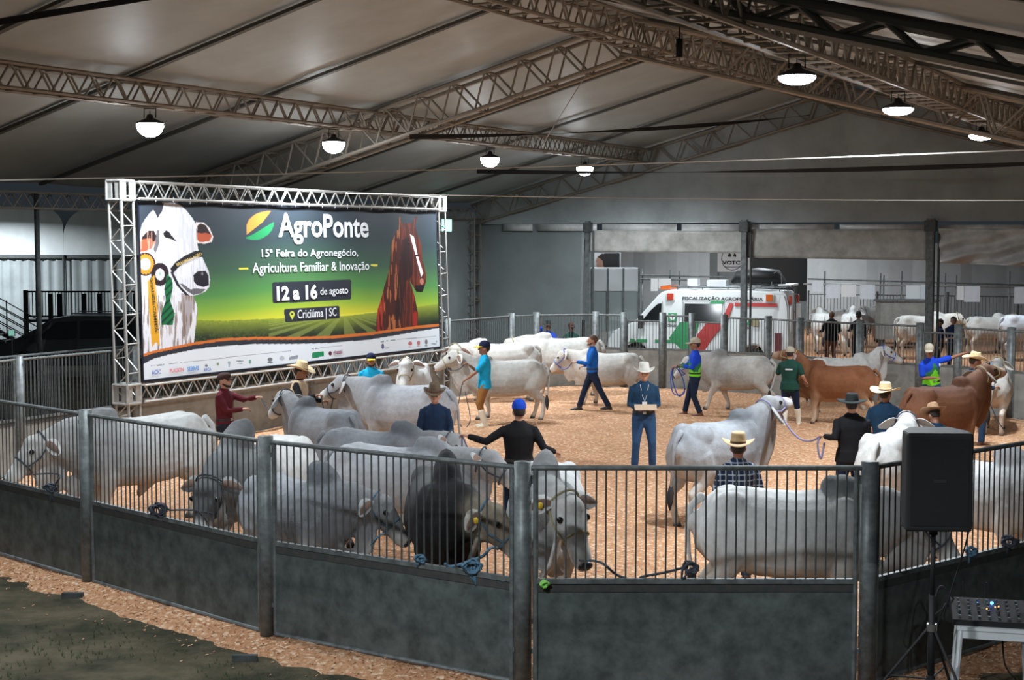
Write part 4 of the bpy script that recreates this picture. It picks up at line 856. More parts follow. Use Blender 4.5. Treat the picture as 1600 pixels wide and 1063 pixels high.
C('c22', 'white cow facing the camera under the right end of the banner', 652, 31.5, -92, 1.0, 'pure', neck_up=20, head_pitch=-48, name='cow', hump_k=.8, ear_up=.2, neck_yaw=-4)
C('c23', 'pale grey cow walking away at the right, behind the straw-hatted man in jeans', 1556, 29.6, 70, .97, 'silver', neck_up=8, name='cow', tail_side=.1, hump_k=.8)
gb = 'cattle tethered in the pen behind the ring'
C('b1', 'white rear-pen cow seen from behind, left of the two by the dark figures', 1287, 51.5, 82, 1.02, 'pure', neck_up=10, name='cow', group=gb, voxel=.04)
C('b2', 'white rear-pen cow seen from behind, right of the two by the dark figures', 1328, 50.5, 72, 1.05, 'pure', neck_up=10, name='cow', group=gb, voxel=.04, bull=True)
C('b3', 'cream cow with its rump left in the rear pen, left of the thick tent post', 1402, 49.5, 12, 1.05, 'cream', neck_up=0, name='cow', group=gb, voxel=.04)
C('b4', 'cream cow in the rear pen, right of the standing man in navy', 1512, 51.5, 20, .95, 'cream', neck_up=0, name='cow', group=gb, voxel=.04)
C('b5', 'grey cow in the rear pen at the right edge of the picture', 1566, 49.0, 10, 1.08, 'lightg', neck_up=0, name='cow', group=gb, voxel=.04)
C('b6', 'tan cow farthest back in the rear pen, beneath the hanging papers', 1362, 58, 0, 1.05, 'brown', neck_up=0, name='cow', group=gb, voxel=.045)
C('b7', 'small white cow behind the two seen from behind in the rear pen', 1302, 56, 20, .98, 'pure', neck_up=10, name='cow', group=gb, voxel=.045)

# ------------------------------------------------------------------ people
def ik(a, b, l1, l2, pole):
    d = b - a; L_ = min(d.length, (l1 + l2) * .999); d = d.normalized(); x = (l1*l1 - l2*l2 + L_*L_) / (2*L_); h = math.sqrt(max(l1*l1 - x*x, 0))
    p = (pole - d * pole.dot(d)).normalized(); return a + d * x + p * h, a + d * L_
def person(label, px, Y, heading, height=1.75, skin='skin_light', shirt='cloth_navy', sleeves='long', trousers='cloth_denim', boots='leather_brown', tall_boots=False, hat=None, hat_mat='straw', hair='hair_dark', beard=False,
           lh=None, rh=None, lf=None, rf=None, lean=0, side_lean=0, head_yaw=0, head_pitch=0, vest=None, collar=True, belt='leather_black', build=1.0, brim=None, pants_len=0.08, band=None, group=None, voxel=.016, extras=None, untucked=False):
    """facing +X locally. lh, rh: hand targets; lf, rf: feet (x, y)."""
    k = height / 1.75; hr = R(heading); root = thing('person', label, 'person', Vector((gx(px, Y), Y, .0)), hr, group); root.scale = (k,) * 3
    w = build; lean_m = Matrix.Rotation(R(lean), 3, 'Y') @ Matrix.Rotation(R(side_lean), 3, 'X'); piv = Vector((0, 0, .95))
    B = lambda x, y, z: piv + lean_m @ (Vector((x, y, z)) - piv) if z > .95 else Vector((x, y, z))
    tor = [(.84, .15, .105), (.93, .17, .115), (1.06, .15, .108), (1.20, .165, .118), (1.33, .18, .115), (1.40, .155, .095), (1.455, .095, .07)]
    def torso(m, g=0.0, z0=.8, z1=1.6, sc=1.0):
        pts = [t for t in tor if z0 <= t[0] <= z1]; m.tube([B(0, 0, z) for z, a, c in pts], [(a*w + g, c*w*sc + g) for z, a, c in pts], n=16, up=(1, 0, 0), rnd=True)
    SH = {s: B(0, s*.178*w, 1.39) for s in (-1, 1)}
    lh = Vector(lh) if lh else Vector((.06, .30, .80)); rh = Vector(rh) if rh else Vector((.06, -.30, .80))
    lf = lf or (0.0, .12); rf = rf or (0.0, -.12)
    arms = {}
    for s, t in ((1, lh), (-1, rh)):
        el, ha = ik(SH[s], t, .285, .255, Vector((-.5, s*.35, -.8))); arms[s] = (SH[s], el, ha)
    legs = {}
    for s, t in ((1, lf), (-1, rf)):
        hip = Vector((0, s*.092, .90)); ft = Vector((t[0], t[1], .085 + (t[2] if len(t) > 2 else 0))); kn, an = ik(hip, ft, .425, .42, Vector((1, s*.1, 0))); legs[s] = (hip, kn, an)
    hy, hp = R(head_yaw), R(head_pitch); HR = lean_m @ Matrix.Rotation(hy, 3, 'Z') @ Matrix.Rotation(-hp, 3, 'Y'); hpv = B(0, 0, 1.508)
    Hd = lambda x, y, z: hpv + HR @ (Vector((x, y, z - 1.53)) * 1.06)
    # body: one remeshed surface
    m = MB(); torso(m, -.012)
    m.tube([B(0, 0, 1.40), B(.0, 0, 1.48), hpv, Hd(.01, 0, 1.60)], [.075, .062, .058, .058], n=12, up=(1, 0, 0), rnd=True)
    m.ball(Hd(.005, 0, 1.655), (.104, .082, .112), 16, 12, HR); m.ball(Hd(.04, 0, 1.595), (.068, .060, .066), 12, 10, HR)
    m.tube([Hd(.098, 0, 1.665), Hd(.122, 0, 1.632)], [.012, .018], n=8, rnd=True, up=(1, 0, 0)); m.ball(Hd(.095, 0, 1.587), (.014, .026, .010), 8, 6, HR); m.ball(Hd(.085, 0, 1.555), (.02, .024, .016), 8, 6, HR)
    for s in (-1, 1):
        m.ball(Hd(-.005, s*.08, 1.638), (.022, .012, .034), 8, 6, HR); m.ball(Hd(.085, s*.034, 1.672), (.014, .022, .008), 8, 6, HR)
        a, e, h = arms[s]; m.tube([a.lerp(e, .12) + Vector((0, -s*.012, 0)), a.lerp(e, .5), e, e.lerp(h, .35), h], [.040, .045, .038, .037, .027], n=10, rnd=True, up=(1, 0, .1))
        q, kn, an = legs[s]; m.tube([q, q.lerp(kn, .5), kn, kn.lerp(an, .35), an], [.078, .066, .05, .052, .036], n=10, rnd=True, up=(1, 0, 0)); m.tube([an + Vector((-.03, 0, -.04)), an + Vector((.13, 0, -.06))], [(.035, .03), (.036, .02)], n=8, rnd=True)
    me = remeshed(m, .0125, 2)
    # hands: palm, four unequal bent fingers and a thumb, grown from the wrist
    hm = MB()
    for s in (-1, 1):
        a, e, h = arms[s]; d = (h - e).normalized(); nrm = Vector((0, 0, -1)); nrm = (nrm - d * nrm.dot(d)); nrm = nrm.normalized() if nrm.length > .15 else Vector((1, 0, 0)); nrm = (nrm - d*nrm.dot(d)).normalized()
        ac = d.cross(nrm).normalized()
        hm.tube([h - d*.035, h, h + d*.04, h + d*.088], [(.026, .024), (.03, .019), (.041, .017), (.040, .014)], n=10, rnd=True, up=nrm)
        for j, (o, ln) in enumerate(((-.029, .066), (-.010, .074), (.010, .070), (.028, .056))):
            b0 = h + d*.082 + ac*o; b1 = b0 + d*(ln*.45) + nrm*.012; b2 = b1 + (d*.45 + nrm*.9).normalized()*(ln*.38); b3 = b2 + (nrm - d*.35).normalized()*(ln*.28); hm.tube([b0 - d*.01, b0, b1, b2, b3], [.0095, .0095, .0088, .008, .006], n=6, rnd=True)
        th = -1 if s > 0 else 1; t0 = h + d*.022 + ac*(.028*th); t1 = t0 + (d*.7 + ac*th*.75).normalized()*.038; t2 = t1 + (d*.8 + nrm*.6).normalized()*.032; hm.tube([t0 - ac*th*.012, t0, t1, t2], [.012, .013, .0105, .008], n=6, rnd=True)
    bmh = bmesh.new(); bmh.from_mesh(me); tmp = hm.mesh('h'); bmh.from_mesh(tmp); bmh.to_mesh(me); bmh.free(); bpy.data.meshes.remove(tmp)
    me.polygons.foreach_set('use_smooth', [True] * len(me.polygons)); me.materials.clear(); me.materials.append(MATS[skin]); body = link('body', me, root)
    for s in (-1, 1): MB().ball(Hd(.090, s*.034, 1.655), (.008, .012, .0075), 8, 6, HR).build('eye', 'eye_dark', root)
    # hair
    q = MB(); q.ball(Hd(-.012, 0, 1.672), (.108, .088, .112), 16, 12, HR)
    q.v = [p for p in q.v]; lim = Hd(.055, 0, 1.70)
    inv = HR.inverted(); nv = []
    for p in q.v:
        l = (inv @ (Vector(p) - hpv)) / 1.06 + Vector((0, 0, 1.53))
        zmin = 1.715 if l.x > .03 else (1.655 if l.x > -.03 else 1.59)
        if l.z < zmin: l.z = zmin - (zmin - l.z) * .12; l.x *= .92; l.y *= .92
        nv.append(tuple(Hd(l.x, l.y, l.z)))
    q.v = nv; q.build('hair', hair, root, smooth=True)
    if beard:
        q = MB(); q.tube([Hd(.02, -.066, 1.60), Hd(.075, -.045, 1.57), Hd(.095, 0, 1.56), Hd(.075, .045, 1.57), Hd(.02, .066, 1.60)], [(.02, .012), (.026, .02), (.03, .022), (.026, .02), (.02, .012)], n=8, rnd=True); q.build('beard', hair, root, smooth=True)
    # shirt
    m = MB(); m.ball(B(0, .10*w, 1.42), (.07, .09, .05)); m.ball(B(0, -.10*w, 1.42), (.07, .09, .05)); torso(m, .016, .84 if untucked else .93)
    if untucked: m.tube([(0, 0, .99), (0, 0, .82)], [(.185*w, .135*w), (.205*w, .15*w)], n=16, up=(1, 0, 0))
    for s in (-1, 1):
        a, e, h = arms[s]; inner = a + Vector((0, -s*.05, -.035))
        if sleeves == 'long': m.tube([inner, a, a.lerp(e, .5), e, e.lerp(h, .5), e.lerp(h, .95)], [.055, .064, .060, .054, .049, .042], n=12, rnd=True, up=(1, 0, .1))
        else: m.tube([inner, a, a.lerp(e, .45), a.lerp(e, .78)], [.055, .064, .066, .068], n=12, rnd=True, up=(1, 0, .1))
    if collar: m.tube([B(0, 0, 1.44), B(-.005, 0, 1.50)], [.078, .066], n=14, up=(1, 0, 0))
    sm = remeshed(m, voxel, 2); sm.materials.append(MATS[shirt]); link('shirt', sm, root)
    if vest:
        m = MB(); torso(m, .034, .90, 1.45); sm = remeshed(m, voxel, 2); sm.materials.append(MATS[vest]); link('vest', sm, root)
    # trousers
    m = MB(); m.tube([(0, 0, 1.02), (0, 0, .93), (0, 0, .83)], [(.158*w, .12*w), (.178*w, .13*w), (.15*w, .115*w)], n=16, up=(1, 0, 0), rnd=True)
    for s in (-1, 1):
        q, kn, an = legs[s]; lo = kn.lerp(an, 1 - pants_len*.6); m.tube([q, q.lerp(kn, .45), kn, kn.lerp(lo, .5), lo], [.105*w, .09*w, .07, .066, .066], n=12, up=(1, 0, 0))
    sm = remeshed(m, voxel, 2); sm.materials.append(MATS[trousers]); link('trousers', sm, root)
    if belt and not untucked:
        q = MB(); q.tube([(0, 0, .975), (0, 0, 1.01)], [(.166*w + .012, .122*w + .012)] * 2, n=20, up=(1, 0, 0)); bo = q.build('belt', belt, root); MB().box((.122*w + .008, -.028, .972), (.122*w + .02, .028, 1.013)).build('buckle', 'chrome', bo)
    for s in (-1, 1):
        q, kn, an = legs[s]; yaw = 0; m = MB(); z0 = an.z - .085
        m.tube([(an.x - .05, an.y, z0 + .04), (an.x + .02, an.y, z0 + .045), (an.x + .12, an.y + s*.01, z0 + .035), (an.x + .185, an.y + s*.012, z0 + .028)], [(.036, .038), (.042, .045), (.047, .034), (.032, .024)], n=12, rnd=True)
        top = kn.lerp(an, .25) if tall_boots else kn.lerp(an, .82)
        m.tube([Vector((an.x - .015, an.y, z0 + .05)), an.lerp(top, .4), top], [.05, .058, .074 if tall_boots else .055], n=12, up=(1, 0, 0), rnd=False)
        m.box((an.x - .085, an.y - .034, z0), (an.x - .02, an.y + .034, z0 + .03))
        sm = remeshed(m, .013, 2); sm.materials.append(MATS[boots]); link('boot', sm, root)
    # headgear
    if hat in ('cowboy', 'flat'):
        hm_ = []; bw_ = brim or .17; n = 36; Hh = thing_hat = None
        q = MB(); rings = [(1.0, .0), (1.0, -.004)]
        def hp_(r, a, z, ex=1.15, ey=.9): return Hd(-.005 + r*ex*math.cos(a), r*ey*math.sin(a), z)
        z0 = 1.705; prof = [(bw_, 'brim'), (bw_ - .04, 'b2'), (.098, 'base'), (.094, 'c1'), (.084, 'c2'), (.074, 'c3'), (.05, 'top'), (.001, 'mid')]
        hh = .125 if hat == 'cowboy' else .10; curl = .055 if hat == 'cowboy' else .018; vs = []
        for layer in (0, 1):
            for r, nm in prof:
                for j in range(n):
                    a = 2*math.pi*j/n; sn = abs(math.sin(a))
                    z = {'brim': z0 + curl*sn**2.2 - .012*abs(math.cos(a)), 'b2': z0 + curl*.35*sn**2, 'base': z0, 'c1': z0 + hh*.35, 'c2': z0 + hh*.85, 'c3': z0 + hh, 'top': z0 + hh - .022*(1 - .5*abs(math.cos(a))), 'mid': z0 + hh - .03}[nm]
                    pr = r*(1 - .10*(nm in ('c2', 'c3'))*math.cos(a)*(math.cos(a) > 0)); vs.append(hp_(pr, a, z - layer*.006, 1.15 if nm in ('brim', 'b2') else 1.12))
        kk = len(prof); fs = []
        for L2 in (0, 1):
            for i in range(kk - 1):
                for j in range(n):
                    f = (L2*kk*n + i*n + j, L2*kk*n + i*n + (j+1) % n, L2*kk*n + (i+1)*n + (j+1) % n, L2*kk*n + (i+1)*n + j); fs.append(f if L2 == 0 else f[::-1])
        for j in range(n): fs.append((j, kk*n + j, kk*n + (j+1) % n, (j+1) % n))
        q.add(vs, fs); ho = q.build('hat', hat_mat, root, smooth=True)
        q = MB(); vs = []
        for z in (.004, .026):
            for j in range(n): vs.append(hp_(.0995 - z*.1, 2*math.pi*j/n, z0 + z, 1.13))
        q.add(vs, [(j, (j+1) % n, n+(j+1) % n, n+j) for j in range(n)]); q.build('hat_band', band or 'leather_brown', ho, smooth=True)
    elif hat in ('cap', 'flatcap'):
        q = MB(); n = 18; vs = []; prof = [(1, 0), (1.0, .03), (.93, .065), (.72, .098), (.4, .115), (.03, .12)]
        for r, z in prof:
            for j in range(n): a = 2*math.pi*j/n; vs.append(Hd(-.005 + .112*r*math.cos(a) + (.02*z/.1 if hat == 'flatcap' else 0), .09*r*math.sin(a)*(1.1 if hat == 'flatcap' else 1), 1.69 + z*(.75 if hat == 'flatcap' else 1)))
        q.add(vs, [(i*n+j, i*n+(j+1) % n, (i+1)*n+(j+1) % n, (i+1)*n+j) for i in range(len(prof)-1) for j in range(n)]); ho = q.build('cap', hat_mat, root, smooth=True)
        q = MB(); vs = []; lv = .12 if hat == 'cap' else .075
        for th in (0, -.008):
            for f_ in (0, .5, 1):
                for j in range(9):
                    a = (j/8 - .5) * 2.1; r = .104; vs.append(Hd(r*math.cos(a) + f_*lv*math.cos(a*.75)**.6 - .005, .088*math.sin(a)*(1 - .10*f_), 1.702 + th - .018*f_ - .02*math.sin(a)**2*f_))
        fs = [(i*9+j, i*9+j+1, (i+1)*9+j+1, (i+1)*9+j) for i in (0, 1) for j in range(8)]; fs += [tuple(v + 27 for v in f)[::-1] for f in fs]; fs += [(18+j, 19+j, 46+j, 45+j) for j in range(8)] + [(i*9, (i+1)*9, 27+(i+1)*9, 27+i*9) for i in (0, 1)] + [(i*9+8, 35+i*9, 44+i*9, 17+i*9) for i in (0, 1)]
        q.add(vs, fs); q.build('visor', band or hat_mat, ho, smooth=True)
    M = Matrix.Translation(root.location) @ Matrix.Rotation(hr, 4, 'Z') @ Matrix.Scale(k, 4)
    hands = {s: M @ (arms[s][2] + (arms[s][2] - arms[s][1]).normalized() * .10) for s in (-1, 1)}
    return root, hands, M, Hd, B
PP = {}
def Pn(key, *a, **k): PP[key] = person(*a, **k); return PP[key]
# heading: 0 looks right, 90 away, 180 left, -90 to the camera
Pn('p1', 'man in a maroon shirt and brown flat cap stretching an arm right', 348, 24.6, -20, 1.77, 'skin_light', 'cloth_maroon', 'long', 'cloth_dark', hat='flatcap', hat_mat='cap_brown', lh=(.52, .14, 1.36), rh=(.38, -.06, 1.18), beard=True)
Pn('p2', 'man in a wide straw hat and beige camouflage vest below the banner', 466, 26.0, -12, 1.80, 'skin_tan', 'cloth_black', 'long', 'cloth_beige', hat='cowboy', hat_mat='straw_pale', vest='cloth_beige', rh=(.40, -.30, 1.25), lh=(.3, .3, 1.1), brim=.215, head_pitch=-15)
Pn('p3', 'man in a turquoise t-shirt and yellow-fronted cap beneath the banner', 579, 29.2, -82, 1.72, 'skin_tan', 'cloth_turquoise', 'short', 'cloth_dark', hat='cap', hat_mat='cap_navy', band='cap_yellow', beard=True, lh=(.2, .30, .95), build=1.1)
Pn('p4', 'man in a tan felt cowboy hat and navy pullover looking down, facing the camera', 679, 22.4, -92, 1.76, 'skin_light', 'cloth_navy', 'long', 'cloth_denim', hat='cowboy', hat_mat='felt_brown', head_pitch=-10, lh=(.25, .2, 1.0), rh=(.25, -.2, 1.0), brim=.18)
Pn('p5', 'man in a turquoise t-shirt, brown trousers and cream rubber boots in profile', 757, 31.3, 186, 1.82, 'skin_tan', 'cloth_turquoise', 'short', 'cloth_brown', 'rubber_boot', True, hat='cap', hat_mat='cap_navy', band='cap_yellow', lh=(.38, .10, 1.02), rh=(.30, -.12, 1.28), pants_len=.95, untucked=True, collar=False)
Pn('p6', 'bearded man in a royal blue shirt striding left in navy trousers', 926, 34.2, 182, 1.79, 'skin_light', 'cloth_blue', 'long', 'cloth_navy_trousers', 'leather_black', lh=(.36, .14, 1.16), rh=(.18, -.2, 1.05), lf=(-.38, .1, .04), rf=(.30, -.1), beard=True, hair='hair_brown')
Pn('p7', 'man in a black sweater and blue cap seen from behind, arms spread', 811, 19.9, 96, 1.80, 'skin_light', 'cloth_black', 'long', 'cloth_navy_trousers', hat='cap', hat_mat='cap_blue', lh=(.08, .66, 1.30), rh=(.06, -.48, 1.08), build=1.12)
Pn('p8', 'judge in a white cowboy hat and navy shirt holding a card, facing the camera', 1007, 25.4, -90, 1.82, 'skin_light', 'cloth_steel', 'long', 'cloth_denim', 'leather_brown', hat='cowboy', hat_mat='felt_white', band='felt_white', lh=(.23, .13, 1.10), rh=(.23, -.13, 1.10), build=1.08, lf=(0, .15), rf=(0, -.15), head_pitch=-2, brim=.185)
Pn('p9', 'handler in a blue and green team shirt and beige cap walking left', 1087, 33.3, 176, 1.76, 'skin_tan', 'cloth_team', 'long', 'cloth_navy_trousers', 'leather_brown', hat='cap', hat_mat='cap_beige', lh=(.30, .10, 1.16), rh=(.40, -.12, 1.13), lf=(-.12, .1), rf=(.22, -.1), build=1.05)
Pn('p10', 'handler in a dark green t-shirt, navy trousers and white rubber boots seen from behind', 1236, 31.6, 70, 1.68, 'skin_light', 'cloth_green', 'short', 'cloth_navy_trousers', 'rubber_boot', True, hat='cap', hat_mat='cap_beige', lh=(.30, .24, 1.25), rh=(.10, -.34, 1.0), pants_len=.95, untucked=True, lf=(-.05, .1), rf=(.22, -.18), build=1.12)
Pn('p11', 'man in a blue plaid shirt and pale straw hat seen from behind', 1156, 16.9, 100, 1.72, 'skin_tan', 'cloth_plaid', 'long', 'cloth_denim', hat='cowboy', hat_mat='straw', band='hair_brown', brim=.20, lh=(.2, .24, 1.0), rh=(.2, -.24, 1.0), build=1.1, side_lean=0, head_yaw=-20)
Pn('p12', 'man in a black brimmed hat and black shirt seen from behind', 1334, 20.9, 92, 1.78, 'skin_light', 'cloth_black', 'long', 'cloth_darkblue', hat='flat', hat_mat='felt_black', band='black', brim=.22, lh=(.06, .36, 1.18), rh=(.25, -.2, 1.0), build=1.15, head_yaw=-20, untucked=True)
Pn('p13', 'man in a wide straw hat and navy shirt seen from behind', 1386, 22.5, 80, 1.76, 'skin_tan', 'cloth_steel', 'long', 'cloth_denim', hat='cowboy', hat_mat='straw_pale', brim=.225, lh=(.2, .24, 1.0), rh=(.3, -.2, 1.1), build=1.1, head_yaw=-30)
Pn('p14', 'handler in a blue and green team shirt and jeans stretching an arm to the right', 1458, 31.2, -82, 1.80, 'skin_tan', 'cloth_team', 'short', 'cloth_denim', hat='cap', hat_mat='cap_beige', lh=(.14, .68, 1.58), rh=(.28, -.06, 1.08), lean=12, side_lean=10, build=1.05, head_yaw=-25, head_pitch=6)
Pn('p15', 'man in jeans and pale straw hat beside the raised muzzle of the brown bull', 1524, 28.4, 10, 1.78, 'skin_tan', 'cloth_steel', 'long', 'cloth_denim', hat='cowboy', hat_mat='straw_pale', brim=.21, lh=(.35, .10, 1.55), rh=(.30, -.22, 1.15), lf=(-.12, .1), rf=(.12, -.12), head_pitch=-10)
Pn('p16', 'man in a tan felt hat bent low behind the loudspeaker', 1470, 20.9, 100, 1.62, 'skin_tan', 'cloth_steel', 'long', 'cloth_denim', hat='cowboy', hat_mat='felt_tan', band='hair_brown', head_pitch=-20, lean=8, brim=.20)
Pn('p17', 'man in a blue shirt and dark hat behind the far fence with one arm raised', 856, 41.2, -85, 1.70, 'skin_tan', 'cloth_royal', 'short', 'cloth_dark', hat='cowboy', hat_mat='felt_black', rh=(.15, -.26, 1.98), build=1.1)
Pn('p18', 'man in a dark green shirt and cap standing behind the far fence', 893, 41.4, -80, 1.66, 'skin_dark', 'cloth_green', 'short', 'cloth_dark', hat='cap', hat_mat='cap_brown')
Pn('p19', 'person in a black coat and rust trousers leaning on the far fence, back turned', 1300, 47.2, 100, 1.72, 'skin_dark', 'cloth_black', 'long', 'cloth_rust', hair='hair_brown', untucked=True, build=1.25, lh=(.25, .28, 1.1), rh=(.25, -.28, 1.05))
Pn('p20', 'person in black clothes beside the one in rust trousers', 1342, 47.2, 90, 1.70, 'skin_dark', 'cloth_black', 'long', 'cloth_dark', hat='cap', hat_mat='felt_black', build=1.1, lh=(.15, .30, 1.15), untucked=True)
Pn('p21', 'man in a navy t-shirt with folded hands standing in the rear pen', 1491, 43.6, -95, 1.74, 'skin_dark', 'cloth_darkblue', 'short', 'cloth_dark', lh=(.24, .03, 1.12), rh=(.26, -.03, 1.14), build=1.1)
Pn('p22', 'person in dark clothes half hidden behind the thick tent post', 1470, 44.6, 180, 1.62, 'skin_dark', 'cloth_darkblue', 'short', 'cloth_dark')

# what the people carry and wear
def rope(label, pts, mat_, r=.011, name='lead_rope', group='lead ropes'):
    pts = [Vector(p) for p in pts]; out = []
    n = len(pts)
    for i in range(n - 1):
        p0, p1, p2, p3 = pts[max(i-1, 0)], pts[i], pts[i+1], pts[min(i+2, n-1)]
        for k in range(6):
            t = k/6; out.append(.5*((2*p1) + (p2-p0)*t + (2*p0-5*p1+4*p2-p3)*t*t + (3*p1-p0-3*p2+p3)*t**3))
    out.append(pts[-1]); m = MB(); o0 = out[0].copy(); m.tube([p - o0 for p in out], r, n=6); o = m.build(name, mat_, smooth=True); o.location = o0
    return tag(o, label, 'rope', group)
def sagto(a, b, sag, n=4): return [a.lerp(b, i/n) - Vector((0, 0, sag * 4 * (i/n) * (1 - i/n))) for i in range(n+1)]
chin = lambda c: HEAD[c](.33, 0, -.12)
rope('rope from the maroon-shirted man to the grey cow seen from behind', sagto(PP['p1'][1][1], chin('c4'), .08), 'rope_dark')
rope('slack rope hanging from the hand of the man in the beige vest', sagto(PP['p2'][1][-1], chin('c5'), .35), 'rope_dark')
rope('rope from the turquoise-shirted man in profile to his pale cow', sagto(PP['p5'][1][-1], chin('c19'), .1), 'rope_dark')
h_ = PP['p5'][1][1]; rope('loop of rope dangling from the lower hand of the man in turquoise', [h_, h_ + Vector((-.06, 0, -.3)), h_ + Vector((-.12, 0, -.75)), h_ + Vector((.02, 0, -.98)), h_ + Vector((.16, 0, -.8)), h_ + Vector((.05, 0, -.2))], 'rope_dark')
rope('blue rope from the bearded man to the young pale cow', sagto(PP['p6'][1][1], chin('c18'), .1), 'halter_blue')
h_ = PP['p9'][1][-1]; rope('coil of blue rope hanging from the hand of the walking team-shirt handler', [h_, h_ + Vector((-.05, 0, -.3)), h_ + Vector((.03, 0, -.62)), h_ + Vector((.26, 0, -.60)), h_ + Vector((.22, 0, -.25)), h_ + Vector((.04, 0, 0)), h_ + Vector((.0, .05, -.3)), h_ + Vector((.15, .05, -.68)), h_ + Vector((.3, .05, -.5))], 'halter_blue', .014)
rope('blue rope from the walking team-shirt handler back to the silver bull', sagto(PP['p9'][1][1], chin('c17'), .1), 'halter_blue')
rope('rope from the left hand of the man in black to the upper nested grey cow', sagto(PP['p7'][1][1], chin('c6'), .1), 'rope_lilac')
h_ = PP['p7'][1][1]; rope('lilac rope trailing from the man in black down behind the fence', [h_, h_ + Vector((.15, -.1, -.35)), h_ + Vector((.45, -.4, -.95)), h_ + Vector((.7, -.6, -1.1))], 'rope_lilac')
rope('taut lilac rope from the black-hatted man to the bull with raised head', sagto(PP['p12'][1][1], chin('c11'), .22, 6), 'rope_lilac', .014)
h_ = PP['p12'][1][1]; rope('rope end hanging from the fist of the man in the black hat', [h_, h_ + Vector((-.05, 0, -.12)), h_ + Vector((.0, 0, -.34)), h_ + Vector((.05, 0, -.1))], 'rope_lilac', .016)
rope('rope from the handler in dark green to the brown cow', sagto(PP['p10'][1][1], chin('c14'), .06), 'rope_blue')
rope('rope from the straw-hatted man in jeans to the dark brown bull', sagto(PP['p15'][1][1], chin('c16'), .05), 'rope_blue')
h_ = PP['p15'][1][1]; rope('rope tail hanging from the raised hand of the man in jeans', [h_, h_ + Vector((-.1, 0, -.5)), h_ + Vector((.1, -.1, -1.1)), h_ + Vector((.3, -.1, -1.4))], 'rope_dark')
h_ = PP['p14'][1][1]; rope('short rope end in the outstretched hand at the far fence', [h_, h_ + Vector((.12, 0, -.15)), h_ + Vector((.16, 0, -.42))], 'rope_blue')
# the judge's card and badge, emblem on the green shirt
r_, hs, M_, Hd_, B_ = PP['p8']; mid_ = (hs[1] + hs[-1]) / 2 + Vector((0, -.03, .01))
c_ = MB().box((-.19, -.006, -.085), (.19, .006, .085)).build('score_card', 'card'); c_.location = mid_; c_.rotation_euler = (R(-62), 0, 0); tag(c_, 'brown clipboard card held in both hands by the judge', 'clipboard')
k_ = r_; q = MB(); q.tube([(.10, .07, 1.46), (.135, .035, 1.28), (.15, 0, 1.18), (.135, -.035, 1.28), (.10, -.07, 1.46)], .005, n=5); q.build('lanyard', 'paper', k_); MB().box((.145, -.04, 1.09), (.152, .04, 1.18)).build('badge', 'plain_paper', k_)
r10 = PP['p10'][0]; MB().box((-.158, -.08, 1.275), (-.140, .08, 1.305)).build('back_print', 'lettering_white', r10)
for k_, y_, z_ in (('p14', .1, 1.33), ('p9', -.04, 1.36)):
    q = MB(); q.ball(((.145 if k_ == 'p14' else -.135), y_, z_), (.012, .035, .035), 10, 6); q.build('shirt_badge', 'lettering_white', PP[k_][0])

# ------------------------------------------------------------------ loudspeaker on its stand, side table
def loudspeaker():
    x, y = gx(1466, 11.9), 11.9; root = thing('loudspeaker', 'large black loudspeaker in front of the right-hand near fence', 'loudspeaker', (x, y, 1.66), R(-4))
    m = MB(); h = .80; vs = []
    for z in (0, h):
        for (a, b) in ((-.265, -.2), (.265, -.2), (.265, .02), (.17, .24), (-.17, .24), (-.265, .02)): vs.append((a + (0.0 if z else 0), b, z))
    m.add(vs, [(0,5,4,3,2,1), (6,7,8,9,10,11)] + [(i, (i+1) % 6, (i+1) % 6 + 6, i+6) for i in range(6)])
    bm = bmesh.new(); me = m.mesh('cabinet'); bm.from_mesh(me); bmesh.ops.bevel(bm, geom=bm.edges[:], offset=.03, segments=3, affect='EDGES', profile=.6); bm.to_mesh(me); bm.free(); me.materials.append(MATS['black_plastic']); link('cabinet', me, root)
    MB().box((-.225, -.208, .05), (.225, -.199, .75)).build('grille', 'grille', root)
    MB().box((-.05, -.212, .40), (.05, -.206, .425)).build('name_plate', 'lettering_black', root)
    MB().tube([(0, 0, -.06), (0, 0, .01)], .035, n=12, up=(1, 0, 0)).build('pole_cup', 'black_plastic', root)
    s = thing('speaker_stand', 'black tripod stand under the loudspeaker', 'stand', (x, y, 0), R(20))
    MB().tube([(0, 0, .35), (0, 0, 1.1)], .026, n=12, up=(1, 0, 0)).build('pole', 'black_plastic', s, smooth=True); MB().tube([(0, 0, 1.1), (0, 0, 1.60)], .019, n=12, up=(1, 0, 0)).build('inner_pole', 'black_plastic', s, smooth=True)
    MB().tube([(0, 0, .80), (0, 0, .86)], .042, n=12, up=(1, 0, 0)).build('collar', 'chrome', s); MB().tube([(0, 0, .38), (0, 0, .43)], .036, n=12, up=(1, 0, 0)).build('lower_collar', 'black_plastic', s)
    for k in range(3):
        a = 2.1*k + .6; c, n_ = math.cos(a), math.sin(a); l = MB().tube([(c*.03, n_*.03, .82), (c*.66, n_*.66, .015)], .012, n=8).build('leg', 'black_plastic', s)
        MB().ball((c*.67, n_*.67, .018), (.025, .025, .018), 8, 6).build('rubber_foot', 'rubber', l); MB().tube([(c*.03, n_*.03, .40), (c*.34, n_*.34, .42)], .008, n=6).build('brace', 'black_plastic', s)
loudspeaker()
